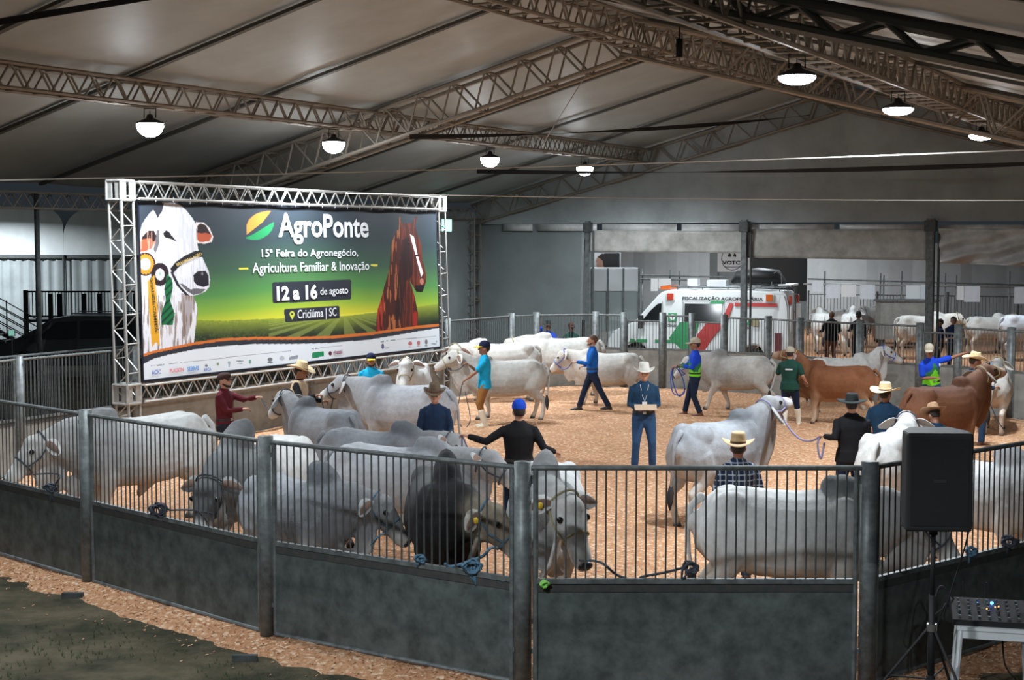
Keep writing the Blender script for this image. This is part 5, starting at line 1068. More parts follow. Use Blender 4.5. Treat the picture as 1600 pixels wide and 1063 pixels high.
def table():
    x, y = gx(1562, 12.45), 12.45; root = thing('side_table', 'white plastic side table at the bottom right corner', 'table', (x, y, 0), R(-14))
    w, d, h = .30, .27, .74
    m = MB(); m.box((-w, -d, h - .03), (w, d, h)); m.build('top', 'white_plastic', root)
    for sx in (-1, 1):
        for sy in (-1, 1):
            m = MB(); m.tube([(sx*(w-.03), sy*(d-.03), h - .03), (sx*(w+.015), sy*(d+.015), 0)], [(.03, .022), (.022, .018)], n=8, up=(1, 0, 0)); m.build('leg', 'white_plastic', root)
    for sy in (-1, 1):
        m = MB(); m.box((-w+.02, sy*(d-.02) - .01, h - .10), (w-.02, sy*(d-.02) + .01, h - .03)); m.build('apron', 'white_plastic', root)
    for sx in (-1, 1): m = MB(); m.box((sx*(w-.02) - .01, -d+.02, h - .10), (sx*(w-.02) + .01, d-.02, h - .03)); m.build('apron', 'white_plastic', root)
    mx = thing('mixing_desk', 'black mixing desk with blue light on the side table', 'mixer', (x + .03, y + .02, h), R(-14))
    m = MB(); m.add([(-.36, -.25, .0), (.46, -.25, .0), (.46, .28, .0), (-.36, .28, .0), (-.36, -.25, .05), (.46, -.25, .05), (.46, .28, .12), (-.36, .28, .12)], [(0,3,2,1), (4,5,6,7), (0,1,5,4), (1,2,6,5), (2,3,7,6), (3,0,4,7)]); m.build('case', 'grille', mx)
    for i in range(9):
        for j in range(4):
            q = MB(); q.tube([(-.30 + i*.08, -.08 + j*.085, .075 + j*.012), (-.30 + i*.08, -.08 + j*.085, .10 + j*.012)], .012, n=6, up=(1, 0, 0)); q.build('knob', 'galvanised_dark', mx)
        MB().box((-.31 + i*.08, -.2, .055), (-.29 + i*.08, -.17, .075)).build('fader', 'galvanised_dark', mx)
    MB().ball((-.02, .12, .12), .014, 8, 6).build('blue_light', 'led_blue', mx); MB().ball((-.14, .10, .12), .006, 8, 6).build('blue_light', 'led_blue', mx)
    for q_ in ((.0, .02, .11), (.03, .04, .112), (-.07, -.02, .10)): MB().ball(q_, .007, 8, 6).build('orange_light', 'led_orange', mx)
    rc = thing('wireless_receiver', 'small black wireless receiver with two upright antennas behind the mixer', 'receiver', (x - .05, y + .33, h + .0), R(-14))
    MB().box((-.11, -.05, 0), (.11, .07, .045)).build('case', 'black_plastic', rc)
    for s in (-1, 1): MB().tube([(s*.09, .05, .04), (s*.10, .05, .25)], .005, n=6, up=(1, 0, 0)).build('antenna', 'black_plastic', rc)
    for i, pts in enumerate(([(-.38, .2, .05), (-.5, .2, -.1), (-.52, .15, -.5), (-.45, .1, -.72)], [(-.3, .25, .1), (-.42, .25, .22), (-.48, .2, 0), (-.50, .25, -.65)], [(.1, .2, -.1), (.12, .1, -.4), (.25, .1, -.6), (.1, .05, -.72)], [(-.36, .1, .08), (-.40, .0, .1), (-.47, .05, -.2), (-.47, .0, -.71)])):
        M = Matrix.Translation((x, y, h)) @ Matrix.Rotation(R(-14), 4, 'Z')
        rope('black audio cable %s the side table' % ['hanging from the left of', 'looping up and behind', 'dangling beneath', 'falling in front of'][i], [M @ Vector(p) for p in pts], 'black', .008, 'audio_cable', 'audio cables at the side table')
table()
sp = Vector((gx(1466, 11.9), 11.9, 1.66))
rope('thin black cable drooping from the loudspeaker to the side table', [sp + Vector((.2, .15, .05)), sp + Vector((.36, .2, .1)), sp + Vector((.34, .25, -.2)), sp + Vector((.2, .3, -.75)), sp + Vector((.25, .45, -.9))], 'black', .007, 'audio_cable', 'audio cables at the side table')

# ------------------------------------------------------------------ ropes knotted to the near fence
def fpt(px, py, off=0.0):                       # a point on the near fence plane seen at px, py
    d = ray(px, py)
    for a, b in zip(POSTS[:-1], POSTS[1:]):
        e = b - a; n_ = Vector((e.y, -e.x, 0)).normalized(); k = a.dot(n_) / Vector((d.x, d.y, 0)).dot(n_); p = Vector((0, 0, CAMZ)) + d * k; t = (p - a).dot(e) / e.length_squared
        if -0.02 <= t <= 1.02: return p + n_ * off
def knot(label, px, py, mat_, size=.06, tails=2, seed=0):
    rs = random.Random(seed); c = fpt(px, py, .04); pts = []
    for i in range(22): a = i * 1.9; pts.append(c + Vector((math.cos(a)*size*rs.uniform(.4, 1.2), math.sin(i*2.7)*.03, math.sin(a)*size*rs.uniform(.3, .9))))
    for i in range(tails): pts += [c + Vector((rs.uniform(-1, 1)*size, .02, -size*rs.uniform(1, 2.2))), c + Vector((rs.uniform(-.3, .3)*size, 0, 0))]
    rope(label, pts, mat_, .011, 'rope_knot', 'rope knots on the near fence')
knot('dark rope knotted to the fence below the head of the far-left bull', 84, 762, 'rope_dark', .09, 2, 1); knot('dark blue rope knot on the fence rail under the belly of the far-left bull', 253, 796, 'rope_dark', .10, 2, 2)
knot('blue rope knot on the fence rail in front of the black bull', 742, 884, 'rope_blue', .085, 3, 3); knot('small blue rope knot on the rail left of the black bull', 661, 872, 'rope_blue', .05, 1, 4)
knot('bright green twine tied on the rail just right of the middle post', 851, 911, 'rope_green', .035, 3, 5); knot('dark rope ring tied to the bars by the rump of the huge white bull', 1078, 886, 'rope_dark', .075, 1, 6)
knot('dark rope coil on the fence at the right edge', 1572, 846, 'rope_dark', .09, 1, 7); knot('blue rope knot on the fence behind the speaker pole', 1512, 860, 'rope_blue', .06, 2, 8)
n9 = HEAD['c9'](.45, 0, -.10)
rope('dark rope from the muzzle of the bull at the middle post, sagging along the rail', [n9, fpt(938, 880, -.03), fpt(965, 900, -.02), fpt(998, 909, -.03), fpt(1003, 903, -.03), fpt(1040, 896, -.03), fpt(1076, 886, -.02)], 'rope_dark', .012)
n8 = HEAD['c8'](.30, 0, -.12)
rope('blue rope from the halter of the black bull to the rail', [n8, fpt(762, 858, -.05), fpt(748, 872, -.03), fpt(705, 886, -.02), fpt(698, 880, .03)], 'rope_blue', .015)
rope('dark rope from the huge grey head down to the far-left knot', [HEAD['c1'](.35, 0, -.12), fpt(85, 742, -.05), fpt(84, 760)], 'rope_dark')
rope('dark rope from the lowered grey head to the rail left of the second post', [HEAD['c2'](.35, 0, -.12), fpt(300, 800, -.06), fpt(262, 798, -.02)], 'rope_dark')
rope('blue rope from the grey bull with the round hump to the rail', [HEAD['c3'](.35, 0, -.12), fpt(585, 838, -.1), fpt(578, 852, -.02)], 'rope_blue')

# ------------------------------------------------------------------ wires and straps under the roof
def strap(label, a, b, sag, w, mat_, name='strap', cat='strap', grp='cables and straps strung under the roof', twist=0):
    n = 24; m = MB(); o0 = a.copy()
    if w <= .03: m.tube([p - o0 for p in sagto(a, b, sag, n)], w/2, n=6)
    else:
        vs = []
        for i, p in enumerate(sagto(a, b, sag, n)):
            an = twist * i / n; u = Vector((0, .15*math.sin(an), math.cos(an)))
            for s in (-1, 1):
                for th in (-.003, .003): vs.append(p - o0 + u * (w/2*s) + Vector((0, th, 0)))
        m.add(vs, [f for i in range(n) for f in ((i*4, i*4+2, i*4+6, i*4+4), (i*4+1, i*4+5, i*4+7, i*4+3), (i*4, i*4+4, i*4+5, i*4+1), (i*4+2, i*4+3, i*4+7, i*4+6))])
    o = m.build(name, mat_); o.location = o0; return tag(o, label, cat, grp)
strap('pale cable strung across the whole picture above the banner', at(-120, 284, 23.3), at(1720, 230, 23.3), .05, .022, 'cable_white', 'cable', 'cable')
strap('thin pale cable running level from the banner top to the right edge', at(540, 302, 31), at(1720, 313, 31), .05, .022, 'cable_white', 'cable', 'cable')
strap('black strap from the middle of the left truss to the ridge of the far gable', at(640, 214, 30.5), at(1265, 180, 40.2), .12, .10, 'strap_black', twist=5)
strap('black strap strung across the far gable below its ridge', at(745, 268, 41.5), at(1640, 255, 33.8), .1, .12, 'strap_black', twist=4)
strap('broad black strap crossing the top left corner', at(-60, 44, 19.5), at(240, -6, 19.5), .0, .09, 'strap_black')
strap('slanting wire from the left truss up to the gable apex', at(842, 235, 33), at(915, 118, 27.5), .0, .02, 'truss_steel', 'cable', 'cable')
ul = thing('unlit_lamp', 'small black unlit lamp hanging at the top edge, right of centre', 'lamp', W(-5.6, 13.8, 5.92))
MB().tube([(0, 0, -.10), (0, 0, .08)], .035, n=10, up=(1, 0, 0)).build('socket', 'black_plastic', ul, smooth=True); MB().tube([(0, 0, .08), (0, 0, .2)], .008, n=6, up=(1, 0, 0)).build('cord', 'black', ul)

# ------------------------------------------------------------------ green lit sign by the right banner tower
p = ray_t(698, 352, EAVE_T + .16); s = thing('exit_sign', 'small glowing green and white sign right of the banner', 'sign', p, R(90) - TH)
MB().box((-.30, 0, -.20), (.30, .12, .20)).build('case', 'white_plastic', s); MB().box((-.28, -.012, -.18), (.28, -.002, .18)).build('lit_face', 'exit_glow', s)
MB().box((-.02, .12, -.05), (.02, .17, .05)).build('bracket', 'galvanised', s)

# ------------------------------------------------------------------ van
def slab(parent, name, material, pts, th, M, mi=None):
    """flat plate from a local outline (x, z), raised off the van's side."""
    m = MB(); n = len(pts); vs = [M(x, z, 0.0) for x, z in pts] + [M(x, z, th) for x, z in pts]
    m.add(vs, [tuple(range(n)), tuple(range(n, 2*n))[::-1]] + [(i, (i+1) % n, n + (i+1) % n, n + i) for i in range(n)]); return m.build(name, material, parent)
def arc(cx, cz, r, a0, a1, n): return [(cx + r*math.cos(a0 + (a1-a0)*i/n), cz + r*math.sin(a0 + (a1-a0)*i/n)) for i in range(n+1)]
def van():
    root = thing('van', 'white high-roofed inspection van with red and green diagonal stripe behind the far fence', 'van', (6.1, 46.6, 0), R(160))
    hw = lambda z: 1.0 - max(0, z - 1.3) * .105 - max(0, .6 - z) * .1
    prof = [(-2.85, .42), (-2.87, 1.0), (-2.80, 2.0), (-2.70, 2.36), (-2.6, 2.44), (-1, 2.48), (.9, 2.46), (1.15, 2.40), (1.30, 2.28), (2.02, 1.46), (2.45, 1.28), (2.78, 1.10), (2.90, .9), (2.93, .55), (2.85, .36)]
    bot = [(2.36, .36)] + arc(1.98, .40, .40, 0, math.pi, 8) + [(1.55, .36), (-1.35, .36)] + arc(-1.78, .40, .40, 0, math.pi, 8) + [(-2.3, .38)]
    out = prof + bot; m = MB(); n = len(out); vs = []
    for s in (-1, 1): vs += [(x, s*hw(z), z) for x, z in out]
    m.add(vs, [(i, (i+1) % n, n + (i+1) % n, n + i) for i in range(n)])
    bm = bmesh.new(); me = m.mesh('body'); bm.from_mesh(me); bm.verts.ensure_lookup_table()
    for s in (0, 1):
        f = bm.faces.new([bm.verts[s*n + i] for i in range(n)])
    bmesh.ops.triangulate(bm, faces=[f for f in bm.faces if len(f.verts) > 4]); bmesh.ops.recalc_face_normals(bm, faces=bm.faces)
    bmesh.ops.bevel(bm, geom=[e for e in bm.edges if len(e.link_faces) == 2 and abs(e.verts[0].co.y - e.verts[1].co.y) < .2 and e.calc_face_angle(0) > 1.0], offset=.05, segments=2, affect='EDGES')
    bm.to_mesh(me); bm.free(); me.materials.append(MATS['white_paint']); link('body', me, root)
    Sd = lambda x, z, t: Vector((x, hw(z) + .004 + t, z))
    cw = slab(root, 'cab_window', 'dark_glass', [(1.16, 1.52), (1.80, 1.45), (1.52, 1.80), (1.28, 2.02), (1.16, 2.04)], .008, Sd)
    sw_ = slab(root, 'side_window', 'dark_glass', [(-.76, 1.48), (.42, 1.48), (.42, 2.04), (-.76, 2.04)], .008, Sd)
    slab(root, 'windscreen', 'dark_glass', [(1.0, 0), (1.0, 1), (-1.0, 1), (-1.0, 0)], .01, lambda x, z, t: Vector((2.0 - .66*z + .01 + t, x * .80 * (1 - .05*z), 1.50 + .75*z)))
    for nm, mt_, pts in (('red_stripe', 'van_red', [(-.15, .45), (.32, .45), (-.02, 1.1), (-.30, 1.46), (-.78, 1.48), (-.78, 1.60), (-.98, 2.07), (-1.12, 2.07), (-.95, 1.55), (-.50, 1.0)]), ('green_stripe', 'van_green', [(.38, .50), (.90, .95), (.55, 1.46), (-.05, 1.46), (.05, 1.10)]),
                         ('green_stripe', 'van_green', [(-.35, 2.05), (-.78, 2.05), (-.84, 2.14), (-.42, 2.14)]), ('red_band', 'van_red', [(-1.15, 1.98), (-2.45, 1.98), (-2.45, 2.09), (-1.15, 2.09)]),
                         ('green_band', 'van_green', [(.55, .80), (1.35, .80), (1.35, .90), (.55, .90)]), ('green_band', 'van_green', [(1.60, .80), (1.95, .80), (1.95, .90), (1.60, .90)]), ('green_band', 'van_green', [(2.0, .80), (2.15, .80), (2.15, .90), (2.0, .90)]),
                         ('emblem', 'van_green', [(.66, 1.48), (.94, 1.48), (.94, 1.74), (.66, 1.74)]), ('emblem', 'van_green', [(-1.62, 1.42), (-1.40, 1.42), (-1.40, 1.62), (-1.62, 1.62)]), ('emblem', 'halter_tan', [(-1.90, 1.38), (-1.68, 1.38), (-1.68, 1.62), (-1.90, 1.62)]),
                         ('vent', 'maroon', [(-2.62, .50), (-2.40, .50), (-2.40, 1.18), (-2.62, 1.18)]), ('door_handle', 'black_plastic', [(1.10, 1.12), (1.22, 1.12), (1.22, 1.24), (1.10, 1.24)])):
        slab(root, nm, mt_, pts, .006, Sd)
    slab(root, 'emblem_ring', 'white_paint', arc(.80, 1.61, .09, 0, 2*math.pi, 12)[:-1], .010, Sd); slab(root, 'emblem_ring', 'white_paint', arc(-1.51, 1.52, .07, 0, 2*math.pi, 12)[:-1], .010, Sd); slab(root, 'emblem_ring', 'white_paint', arc(.70, .62, .12, 0, 2*math.pi, 14)[:-1], .006, Sd)
    for x0, x1, z0, z1, t_ in ((.50, -2.02, 2.13, 2.28, 'FISCALIZAÇÃO AGROPECUÁRIA'), (.95, .65, 1.30, 1.38, 'CIDASC'), (-1.40, -1.62, 1.30, 1.36, 'CIDASC')):
        fit_text('lettering', t_, 'lettering_black', root, lambda a, b, x0=x0, x1=x1, z0=z0, z1=z1: Sd(x0 + (x1-x0)*a, z0 + (z1-z0)*b, .012), .03)
    for x in (1.12, 1.90, .46, -.84): MB().box((x - .006, .98, .5), (x + .006, 1.004, 2.1 if x < 1.5 else 1.4)).build('door_seam', 'galvanised_dark', root)
    for x, mt_ in ((.88, 'red_lens'), (-2.22, 'orange_lens')):
        b = MB(); b.box((x - .14, hw(2.2), 2.12), (x + .14, hw(2.2) + .03, 2.38)); bo = b.build('lamp_frame', 'white_paint', root); MB().box((x - .10, hw(2.2) + .02, 2.15), (x + .10, hw(2.2) + .06, 2.35)).build('lens', mt_, bo)
    for y in (-.7, .7):
        MB().box((-2.86, y - .1, 2.05), (-2.80, y + .1, 2.3)).build('rear_light', 'red_lens', root)
    MB().box((-2.885, -.9, .7), (-2.84, .9, 2.0)).build('rear_door', 'white_paint', root); MB().box((-2.90, -.5, 1.3), (-2.88, .75, 1.9)).build('rear_notice', 'plain_paper', root); MB().box((-3.0, -.95, .42), (-2.85, .95, .58)).build('rear_bumper', 'galvanised_dark', root)
    MB().box((2.85, -.9, .38), (3.0, .9, .66)).build('front_bumper', 'galvanised_dark', root); MB().box((2.55, .70, .92), (2.9, .97, 1.12)).build('headlamp', 'pane_glass', root)
    b = MB(); b.tube([(1.75, .98, 1.42), (1.78, 1.16, 1.45)], .02, n=6); mo = b.build('mirror_arm', 'black_plastic', root); b = MB(); b.box((1.70, 1.10, 1.25), (1.82, 1.32, 1.66)); b.build('mirror', 'black_plastic', mo)
    for x in (1.98, -1.78):
        for y in (-.98, .98):
            q = MB(); s = 1 if y > 0 else -1; q.tube([(x, y - s*.22, .34), (x, y - s*.02, .34)], .34, n=24, up=(1, 0, 0)); w_ = q.build('tyre', 'rubber', root); q = MB(); q.tube([(x, y - s*.05, .34), (x, y - s*.008, .34)], .19, n=16, up=(1, 0, 0)); q.build('wheel_hub', 'chrome', w_)
    # roof load
    q = MB()
    for y in (-.75, .75): q.tube([(-2.7, y, 2.56), (.9, y, 2.56)], .022, n=6)
    for i in range(7): q.tube([(-2.6 + i*.55, -.75, 2.56), (-2.6 + i*.55, .75, 2.56)], .018, n=6)
    for i in range(5):
        for y in (-.75, .75): q.tube([(-2.5 + i*.8, y, 2.42), (-2.5 + i*.8, y, 2.56)], .018, n=6, up=(1, 0, 0))
    stuff(q.build('roof_rack', 'galvanised', root))
    MB().box((.10, .25, 2.58), (.42, .6, 2.80)).build('junction_box', 'white_plastic', root)
    b = MB(); b.box((-.82, .2, 2.58), (-.22, .7, 2.77)); b.build('roof_fan', 'white_plastic', root)
    b = MB(); b.tube([(-.95, .1, 2.72), (-1.1, .1, 2.86), (-1.7, .1, 2.90), (-2.3, .1, 2.86), (-2.5, .1, 2.72)], [(.3, .08), (.5, .2), (.55, .26), (.5, .24), (.3, .1)], n=14, rnd=True); b.build('roof_bag', 'black', root, smooth=True)
    b = MB(); b.box((-2.85, -.6, 2.60), (-2.45, .75, 2.66)); b.build('solar_panel', 'white_plastic', root); b = MB(); b.box((1.0, -.55, 2.46), (1.30, .55, 2.56)); b.build('light_bar', 'orange_lens', root)
    for z in np.arange(.7, 2.4, .28): MB().tube([(-2.96, .55, z), (-2.96, .85, z)], .014, n=6).build('ladder_rung', 'galvanised', root)
    for y in (.55, .85): MB().tube([(-2.96, y, .55), (-2.96, y, 2.55), (-2.75, y, 2.62)], .016, n=6, up=(1, 0, 0)).build('ladder_rail', 'galvanised', root)
    q = MB(); q.tube([(-2.2, .5, 2.62), (-2.22, .5, 2.95), (-2.36, .5, 3.05), (-2.5, .5, 2.95), (-2.52, .5, 2.62)], .02, n=6, up=(0, 1, 0)); q.build('ladder_hoop', 'chrome', root)
van()

# ------------------------------------------------------------------ stands, wall and rails behind the ring
def vpanel(name, px0, px1, y0, y1, Y, material, label=None, cat=None, th=.05, wave=0.0, n=24, parent=None):
    a, b = at(px0, y0, Y), at(px1, y1, Y); m = MB(); o0 = Vector((a.x, Y, min(a.z, b.z)))
    vs = []; 
    for i in range(n + 1):
        x = (b.x - a.x) * i / n; dy = wave * math.sin(i * .9) + wave*.5*math.sin(i*2.3)
        for z in (0, abs(a.z - b.z)):
            for t in (0, th): vs.append((x, dy + t, z))
    fs = []
    for i in range(n): p = i*4; q = p+4; fs += [(p, q, q+2, p+2), (p+1, p+3, q+3, q+1), (p+2, q+2, q+3, p+3), (p, p+1, q+1, q)]
    fs += [(0, 2, 3, 1), (n*4, n*4+1, n*4+3, n*4+2)]
    m.add(vs, fs); o = m.build(name, material, parent, smooth=False); o.location = o0 if parent is None else o0 - parent.location
    if label: tag(o, label, cat)
    elif parent is None: o['kind'] = 'structure'
    return o
vpanel('wall_back', 700, 1108, 392, 500, 67, 'white_wall', wave=.05); vpanel('wall_back_right', 1262, 1700, 380, 500, 67, 'white_wall', wave=.05); vpanel('wall_back_dark', 1108, 1262, 385, 512, 68, 'dark_tarp')
w_ = vpanel('dark_opening', 1172, 1264, 396, 470, 67.955, 'black', 'dark opening in the back wall above the van roof, as a black sheet', 'opening')  # darkness of the opening put in as a flat black sheet
# booth with white valance
bt = thing('market_booth', 'white-fronted booth with glazed lower bays left of the van', 'booth', at(925, 576, 50.4) * 1, 0); bt.location.z = 0
b0, b1 = gx(925, 50.4), gx(998, 50.4); W_ = b1 - b0
for i in range(3):
    x0 = W_ * i / 3; MB().box((x0 + .02, 0, 2.28), (x0 + W_/3 - .02, .05, 3.02)).build('valance_panel', 'white_plastic', bt)
    MB().box((x0 + .04, .05, .9), (x0 + W_/3 - .04, .07, 2.26)).build('pane', 'pane_glass', bt)
    MB().box((x0 + .02, 0, 0), (x0 + W_/3 - .02, .06, .88)).build('counter_front', 'beige_tarp', bt)
for i in range(4): MB().box((W_*i/3 - .03, -.03, 0), (W_*i/3 + .03, .06, 3.06)).build('upright', 'galvanised', bt)
MB().box((0, .05, 3.02), (W_, 1.2, 3.06)).build('top_board', 'white_plastic', bt); MB().box((0, 1.15, 0), (W_, 1.2, 3.02)).build('back_board', 'beige_tarp', bt)
# poster with a dark-haired head in profile
o_ = at(925, 421.5, 52); po = thing('wall_poster', 'poster with the profile of a dark-haired head above the booth', 'poster', o_)
k = 52 / F; U_ = lambda x, y: ((x - 925) * k, (421.5 - y) * k)
def plate(parent, name, material, pts, d):
    m = MB(); n = len(pts); m.add([(x, -d, z) for x, z in pts] + [(x, -d + .02 if d == 0 else -d + .004, z) for x, z in pts], [tuple(range(n)), tuple(range(n, 2*n))[::-1]] + [(i, n+i, n+(i+1) % n, (i+1) % n) for i in range(n)]); return m.build(name, material, parent)
plate(po, 'board', 'plain_paper', [U_(925, 421.5), U_(970, 421.5), U_(970, 395), U_(925, 395)], 0); plate(po, 'dark_field', 'black', [U_(944, 420.5), U_(968, 420.5), U_(968, 396), U_(944, 396)], .006)
plate(po, 'face_print', 'skin_light', [U_(933, 419.5), U_(944, 420), U_(945, 404), U_(941, 398), U_(934, 400), U_(932, 405), U_(930.5, 409), U_(932, 411), U_(932, 416)], .01); plate(po, 'hair_print', 'hair_dark', [U_(934, 402), U_(940, 396.5), U_(946, 397), U_(946, 418), U_(943, 417), U_(942, 408), U_(937, 404)], .014)
# sign board of the stall above the van
o_ = at(1121, 425, 58); sb = thing('sign_board', 'white stall sign board with black lettering above the van roof', 'sign', o_); k2 = 58 / F; U2 = lambda x, y: ((x - 1121) * k2, (425 - y) * k2)
plate(sb, 'board', 'plain_paper', [U2(1121, 425), U2(1175, 425), U2(1175, 392), U2(1121, 392)], 0)
for q_ in (1123, 1173): xx = U2(q_, 0)[0]; MB().box((xx - .04, .02, -o_.z), (xx + .04, .1, .9)).build('leg', 'galvanised', sb)
m = MB(); cx_, cz_ = U2(1144, 404); ring = [(cx_ + .42*math.cos(a), -.012, cz_ + .46*math.sin(a)) for a in np.linspace(0, 2*math.pi, 33)]; m.tube(ring, .012, n=4, close=False); m.build('ring', 'lettering_black', sb)
fit_text('lettering', 'VOTCHE', 'lettering_black', sb, lambda a, b: Vector((U2(1128.5 + 40*a, 0)[0], -.02, U2(0, 413.5 - 6*b)[1])), .03)
plate(sb, 'small_print_line', 'lettering_black', [U2(1133, 417.6), U2(1157, 417.6), U2(1157, 416.8), U2(1133, 416.8)], .012)
for i in range(2): plate(sb, 'motif', 'lettering_black', [U2(1136 + i*9, 401), U2(1141 + i*9, 402), U2(1143 + i*7, 398), U2(1139 + i*8, 395.5)], .012)
# scaffold pipes and papers
def pipe(label, a, b, r=.028, mt_='galvanised', grp='scaffold pipes behind the ring'):
    m = MB(); m.tube([Vector((0, 0, 0)), b - a], r, n=8, up=(1, 0, .1)); o = m.build('scaffold_pipe', mt_, smooth=True); o.location = a; return tag(o, label, 'pipe', grp)
pipe('upper level scaffold pipe running behind the hanging papers', at(1262, 436, 55), at(1680, 448, 55)); pipe('lower level scaffold pipe from which the papers hang', at(1255, 444, 55), at(1680, 450, 55), .035, 'alu')
pipe('upper pipe of the frame behind the cab of the van', at(998, 430, 53), at(1130, 433, 53)); pipe('lower pipe of the frame behind the cab of the van', at(998, 436, 53), at(1090, 438, 53))
for i, px in enumerate((1289, 1376, 1381, 1409, 1477, 1494.5, 1578)): 
    a = at(px, 424 + (i % 3) * 3, 55.055); pipe('upright scaffold pipe, %s counted from the left behind the ring' % ['first', 'second', 'third', 'fourth', 'fifth', 'sixth', 'seventh'][i], Vector((a.x, a.y, 0)), a)
for i, px in enumerate((1004, 1047, 1062)): a = at(px, 420 + 2*i, 53.05); pipe('upright pipe behind the cab of the van, %s of three' % ['left', 'middle', 'right'][i], Vector((a.x, a.y, 0)), a)
papers = [(1269, 1286, 439, 456, 1, 'at the left end, beside the van'), (1291, 1313, 447, 466, 1, 'second from the left'), (1314.5, 1337.5, 447, 464, 0, 'blank and bright, above the two dark figures'), (1344, 1367, 447, 467.5, 1, 'right of the blank bright one'),
          (1416, 1437.5, 448, 467, 0, 'blank, left of the thick tent post'), (1438.5, 1453, 445, 470.5, 1, 'touching the thick tent post'), (1495, 1506, 449, 469, 0, 'narrow, right of the thick tent post'), (1507, 1531, 448, 472, 1, 'large printed, right of the narrow one'), (1585, 1604, 450, 475, 1, 'at the right edge')]
for x0, x1, y0, y1, pr, wh in papers:
    o = vpanel('notice_paper', x0, x1, min(y0, 444 + 6*(x0-1255)/425), y1, 54.955, 'paper' if pr else 'plain_paper', 'paper hanging on the pipe, ' + wh, 'paper', .012, .004, 6); o['group'] = 'papers hung along the pipe'
for x0, x1, y0, y1, wh in ((1017, 1028, 440, 455, 'left one of two above the van windscreen'), (1029, 1048, 438, 451, 'right one of two above the van windscreen')):
    o = vpanel('notice_paper', x0, x1, 435.5, y1, 52.962, 'plain_paper', 'paper hung on the pipe, ' + wh, 'paper', .012, .004, 6); o['group'] = 'papers hung along the pipe'
# pen rails behind the tethered cattle
pen = [at(1262, 500, 62), at(1370, 500, 61), at(1480, 500, 60), at(1590, 500, 59), at(1700, 500, 58)]
for i in range(4):
    a, b = pen[i].copy(), pen[i+1].copy(); a.z = b.z = 0
    L_ = (b - a).length; r_ = thing('pen_rail', 'barred rail of the rear pen, ' + ['behind the two white cows', 'behind the tan cow', 'right of the thick post', 'at the right edge'][i], 'fence', a, math.atan2((b-a).y, (b-a).x), 'barred rails of the rear pen')
    for z in (.12, 1.75): MB().tube([(0, 0, z), (L_, 0, z)], .03, n=6).build('rail', 'galvanised', r_)
    for x in (.02, L_ - .02): MB().tube([(x, 0, 0), (x, 0, 1.9)], .04, n=6, up=(1, 0, 0)).build('upright', 'galvanised', r_)
    q = MB(); n = int(L_ / .13)
    for j in range(1, n): q.tube([(L_*j/n, 0, .12), (L_*j/n, 0, 1.75)], .011, n=4, up=(1, 0, 0))
    stuff(q.build('bar', 'galvanised', r_))
tr = thing('feed_trough', 'low dark blue trough along the foot of the far fence', 'trough', at(1364, 560, 40.4), -TH*.6); tr.location.z = 0
fabric('trough_blue', (.02, .05, .09))
MB().box((0, 0, .30), (2.6, .5, .42)).build('rim', 'trough_blue', tr); MB().box((.05, .05, .02), (2.55, .45, .32)).build('basin', 'trough_blue', tr)
for x in (.1, 2.4): MB().box((x, .02, 0), (x + .1, .48, .05)).build('foot', 'trough_blue', tr)
bd = thing('cattle_box', 'grey panelled crate standing among the tethered cattle', 'crate', at(1376, 500, 54.2), 0); bd.location.z = 0
MB().box((0, 0, .35), (2.1, .8, 1.75)).build('side_panel', 'sheet_far', bd); MB().box((-.05, -.05, 1.75), (2.15, .85, 1.82)).build('lid', 'galvanised', bd); [MB().box((x, .1, 0), (x + .1, .7, .35)).build('foot', 'galvanised_dark', bd) for x in (.1, 1.9)]

# ------------------------------------------------------------------ left background: white tent, stairs, rails, car
def white_tent():
    Y = 57.0; k = Y / F
    for i, (pa, pb, lab) in enumerate(((-60, 101, 'pale fabric pavilion bay at the left edge with a rounded shoulder'), (101, 300, 'bright white fabric pavilion bay behind the left banner tower'))):
        a, b = gx(pa, Y), gx(pb, Y); root = thing('fabric_pavilion', lab, 'tent', (a, Y, 0), 0, 'white fabric pavilion behind the car'); w = b - a; zt = 5.25; zv = 3.45; rr = 1.1
        prof = [(0, zv)] + [(rr - rr*math.cos(t), zt - rr + rr*math.sin(t)) for t in np.linspace(.1, math.pi/2, 8)] + [(w - rr*.7 + rr*.7*math.sin(t), zt - rr*.7 + rr*.7*math.cos(t)) for t in np.linspace(0, math.pi/2 - .1, 6)] + [(w, zv)]
        m = MB(); ny = 8; n = len(prof); vs = []
        for j in range(ny + 1): vs += [(x, 7.0*j/ny, z - .06*math.sin(j*math.pi/ny)) for x, z in prof]
        m.add(vs, [(j*n+i_, j*n+i_+1, (j+1)*n+i_+1, (j+1)*n+i_) for j in range(ny) for i_ in range(n-1)]); m.build('roof_cloth', 'white_fabric', root, smooth=True)
        m = MB(); m.add([(x, -.02, z) for x, z in prof], [tuple(range(n))]); m.build('front_cloth', 'white_fabric', root)
        for z0, z1, nm, y_, mt_ in ((0.0, zv - .12, 'side_curtain', .05, 'grey_tarp'),):
            m = MB(); nx = 60; vs = []
            for i_ in range(nx + 1):
                x = w*i_/nx; dy = .05*math.sin(i_*1.1) + .03*math.sin(i_*2.7 + 1)
                for z in (z0, z1): vs.append((x, y_ + .1 + dy, z))
            m.add(vs, [(i_*2, i_*2+2, i_*2+3, i_*2+1) for i_ in range(nx)]); m.build(nm, mt_, root, smooth=True)
        MB().box((0, .0, zv - .14), (w, .06, zv)).build('beam', 'galvanised_dark', root); MB().tube([(0, -.05, 0), (0, -.05, zv)], .05, n=8, up=(1, 0, 0)).build('upright', 'galvanised_dark', root)
white_tent()
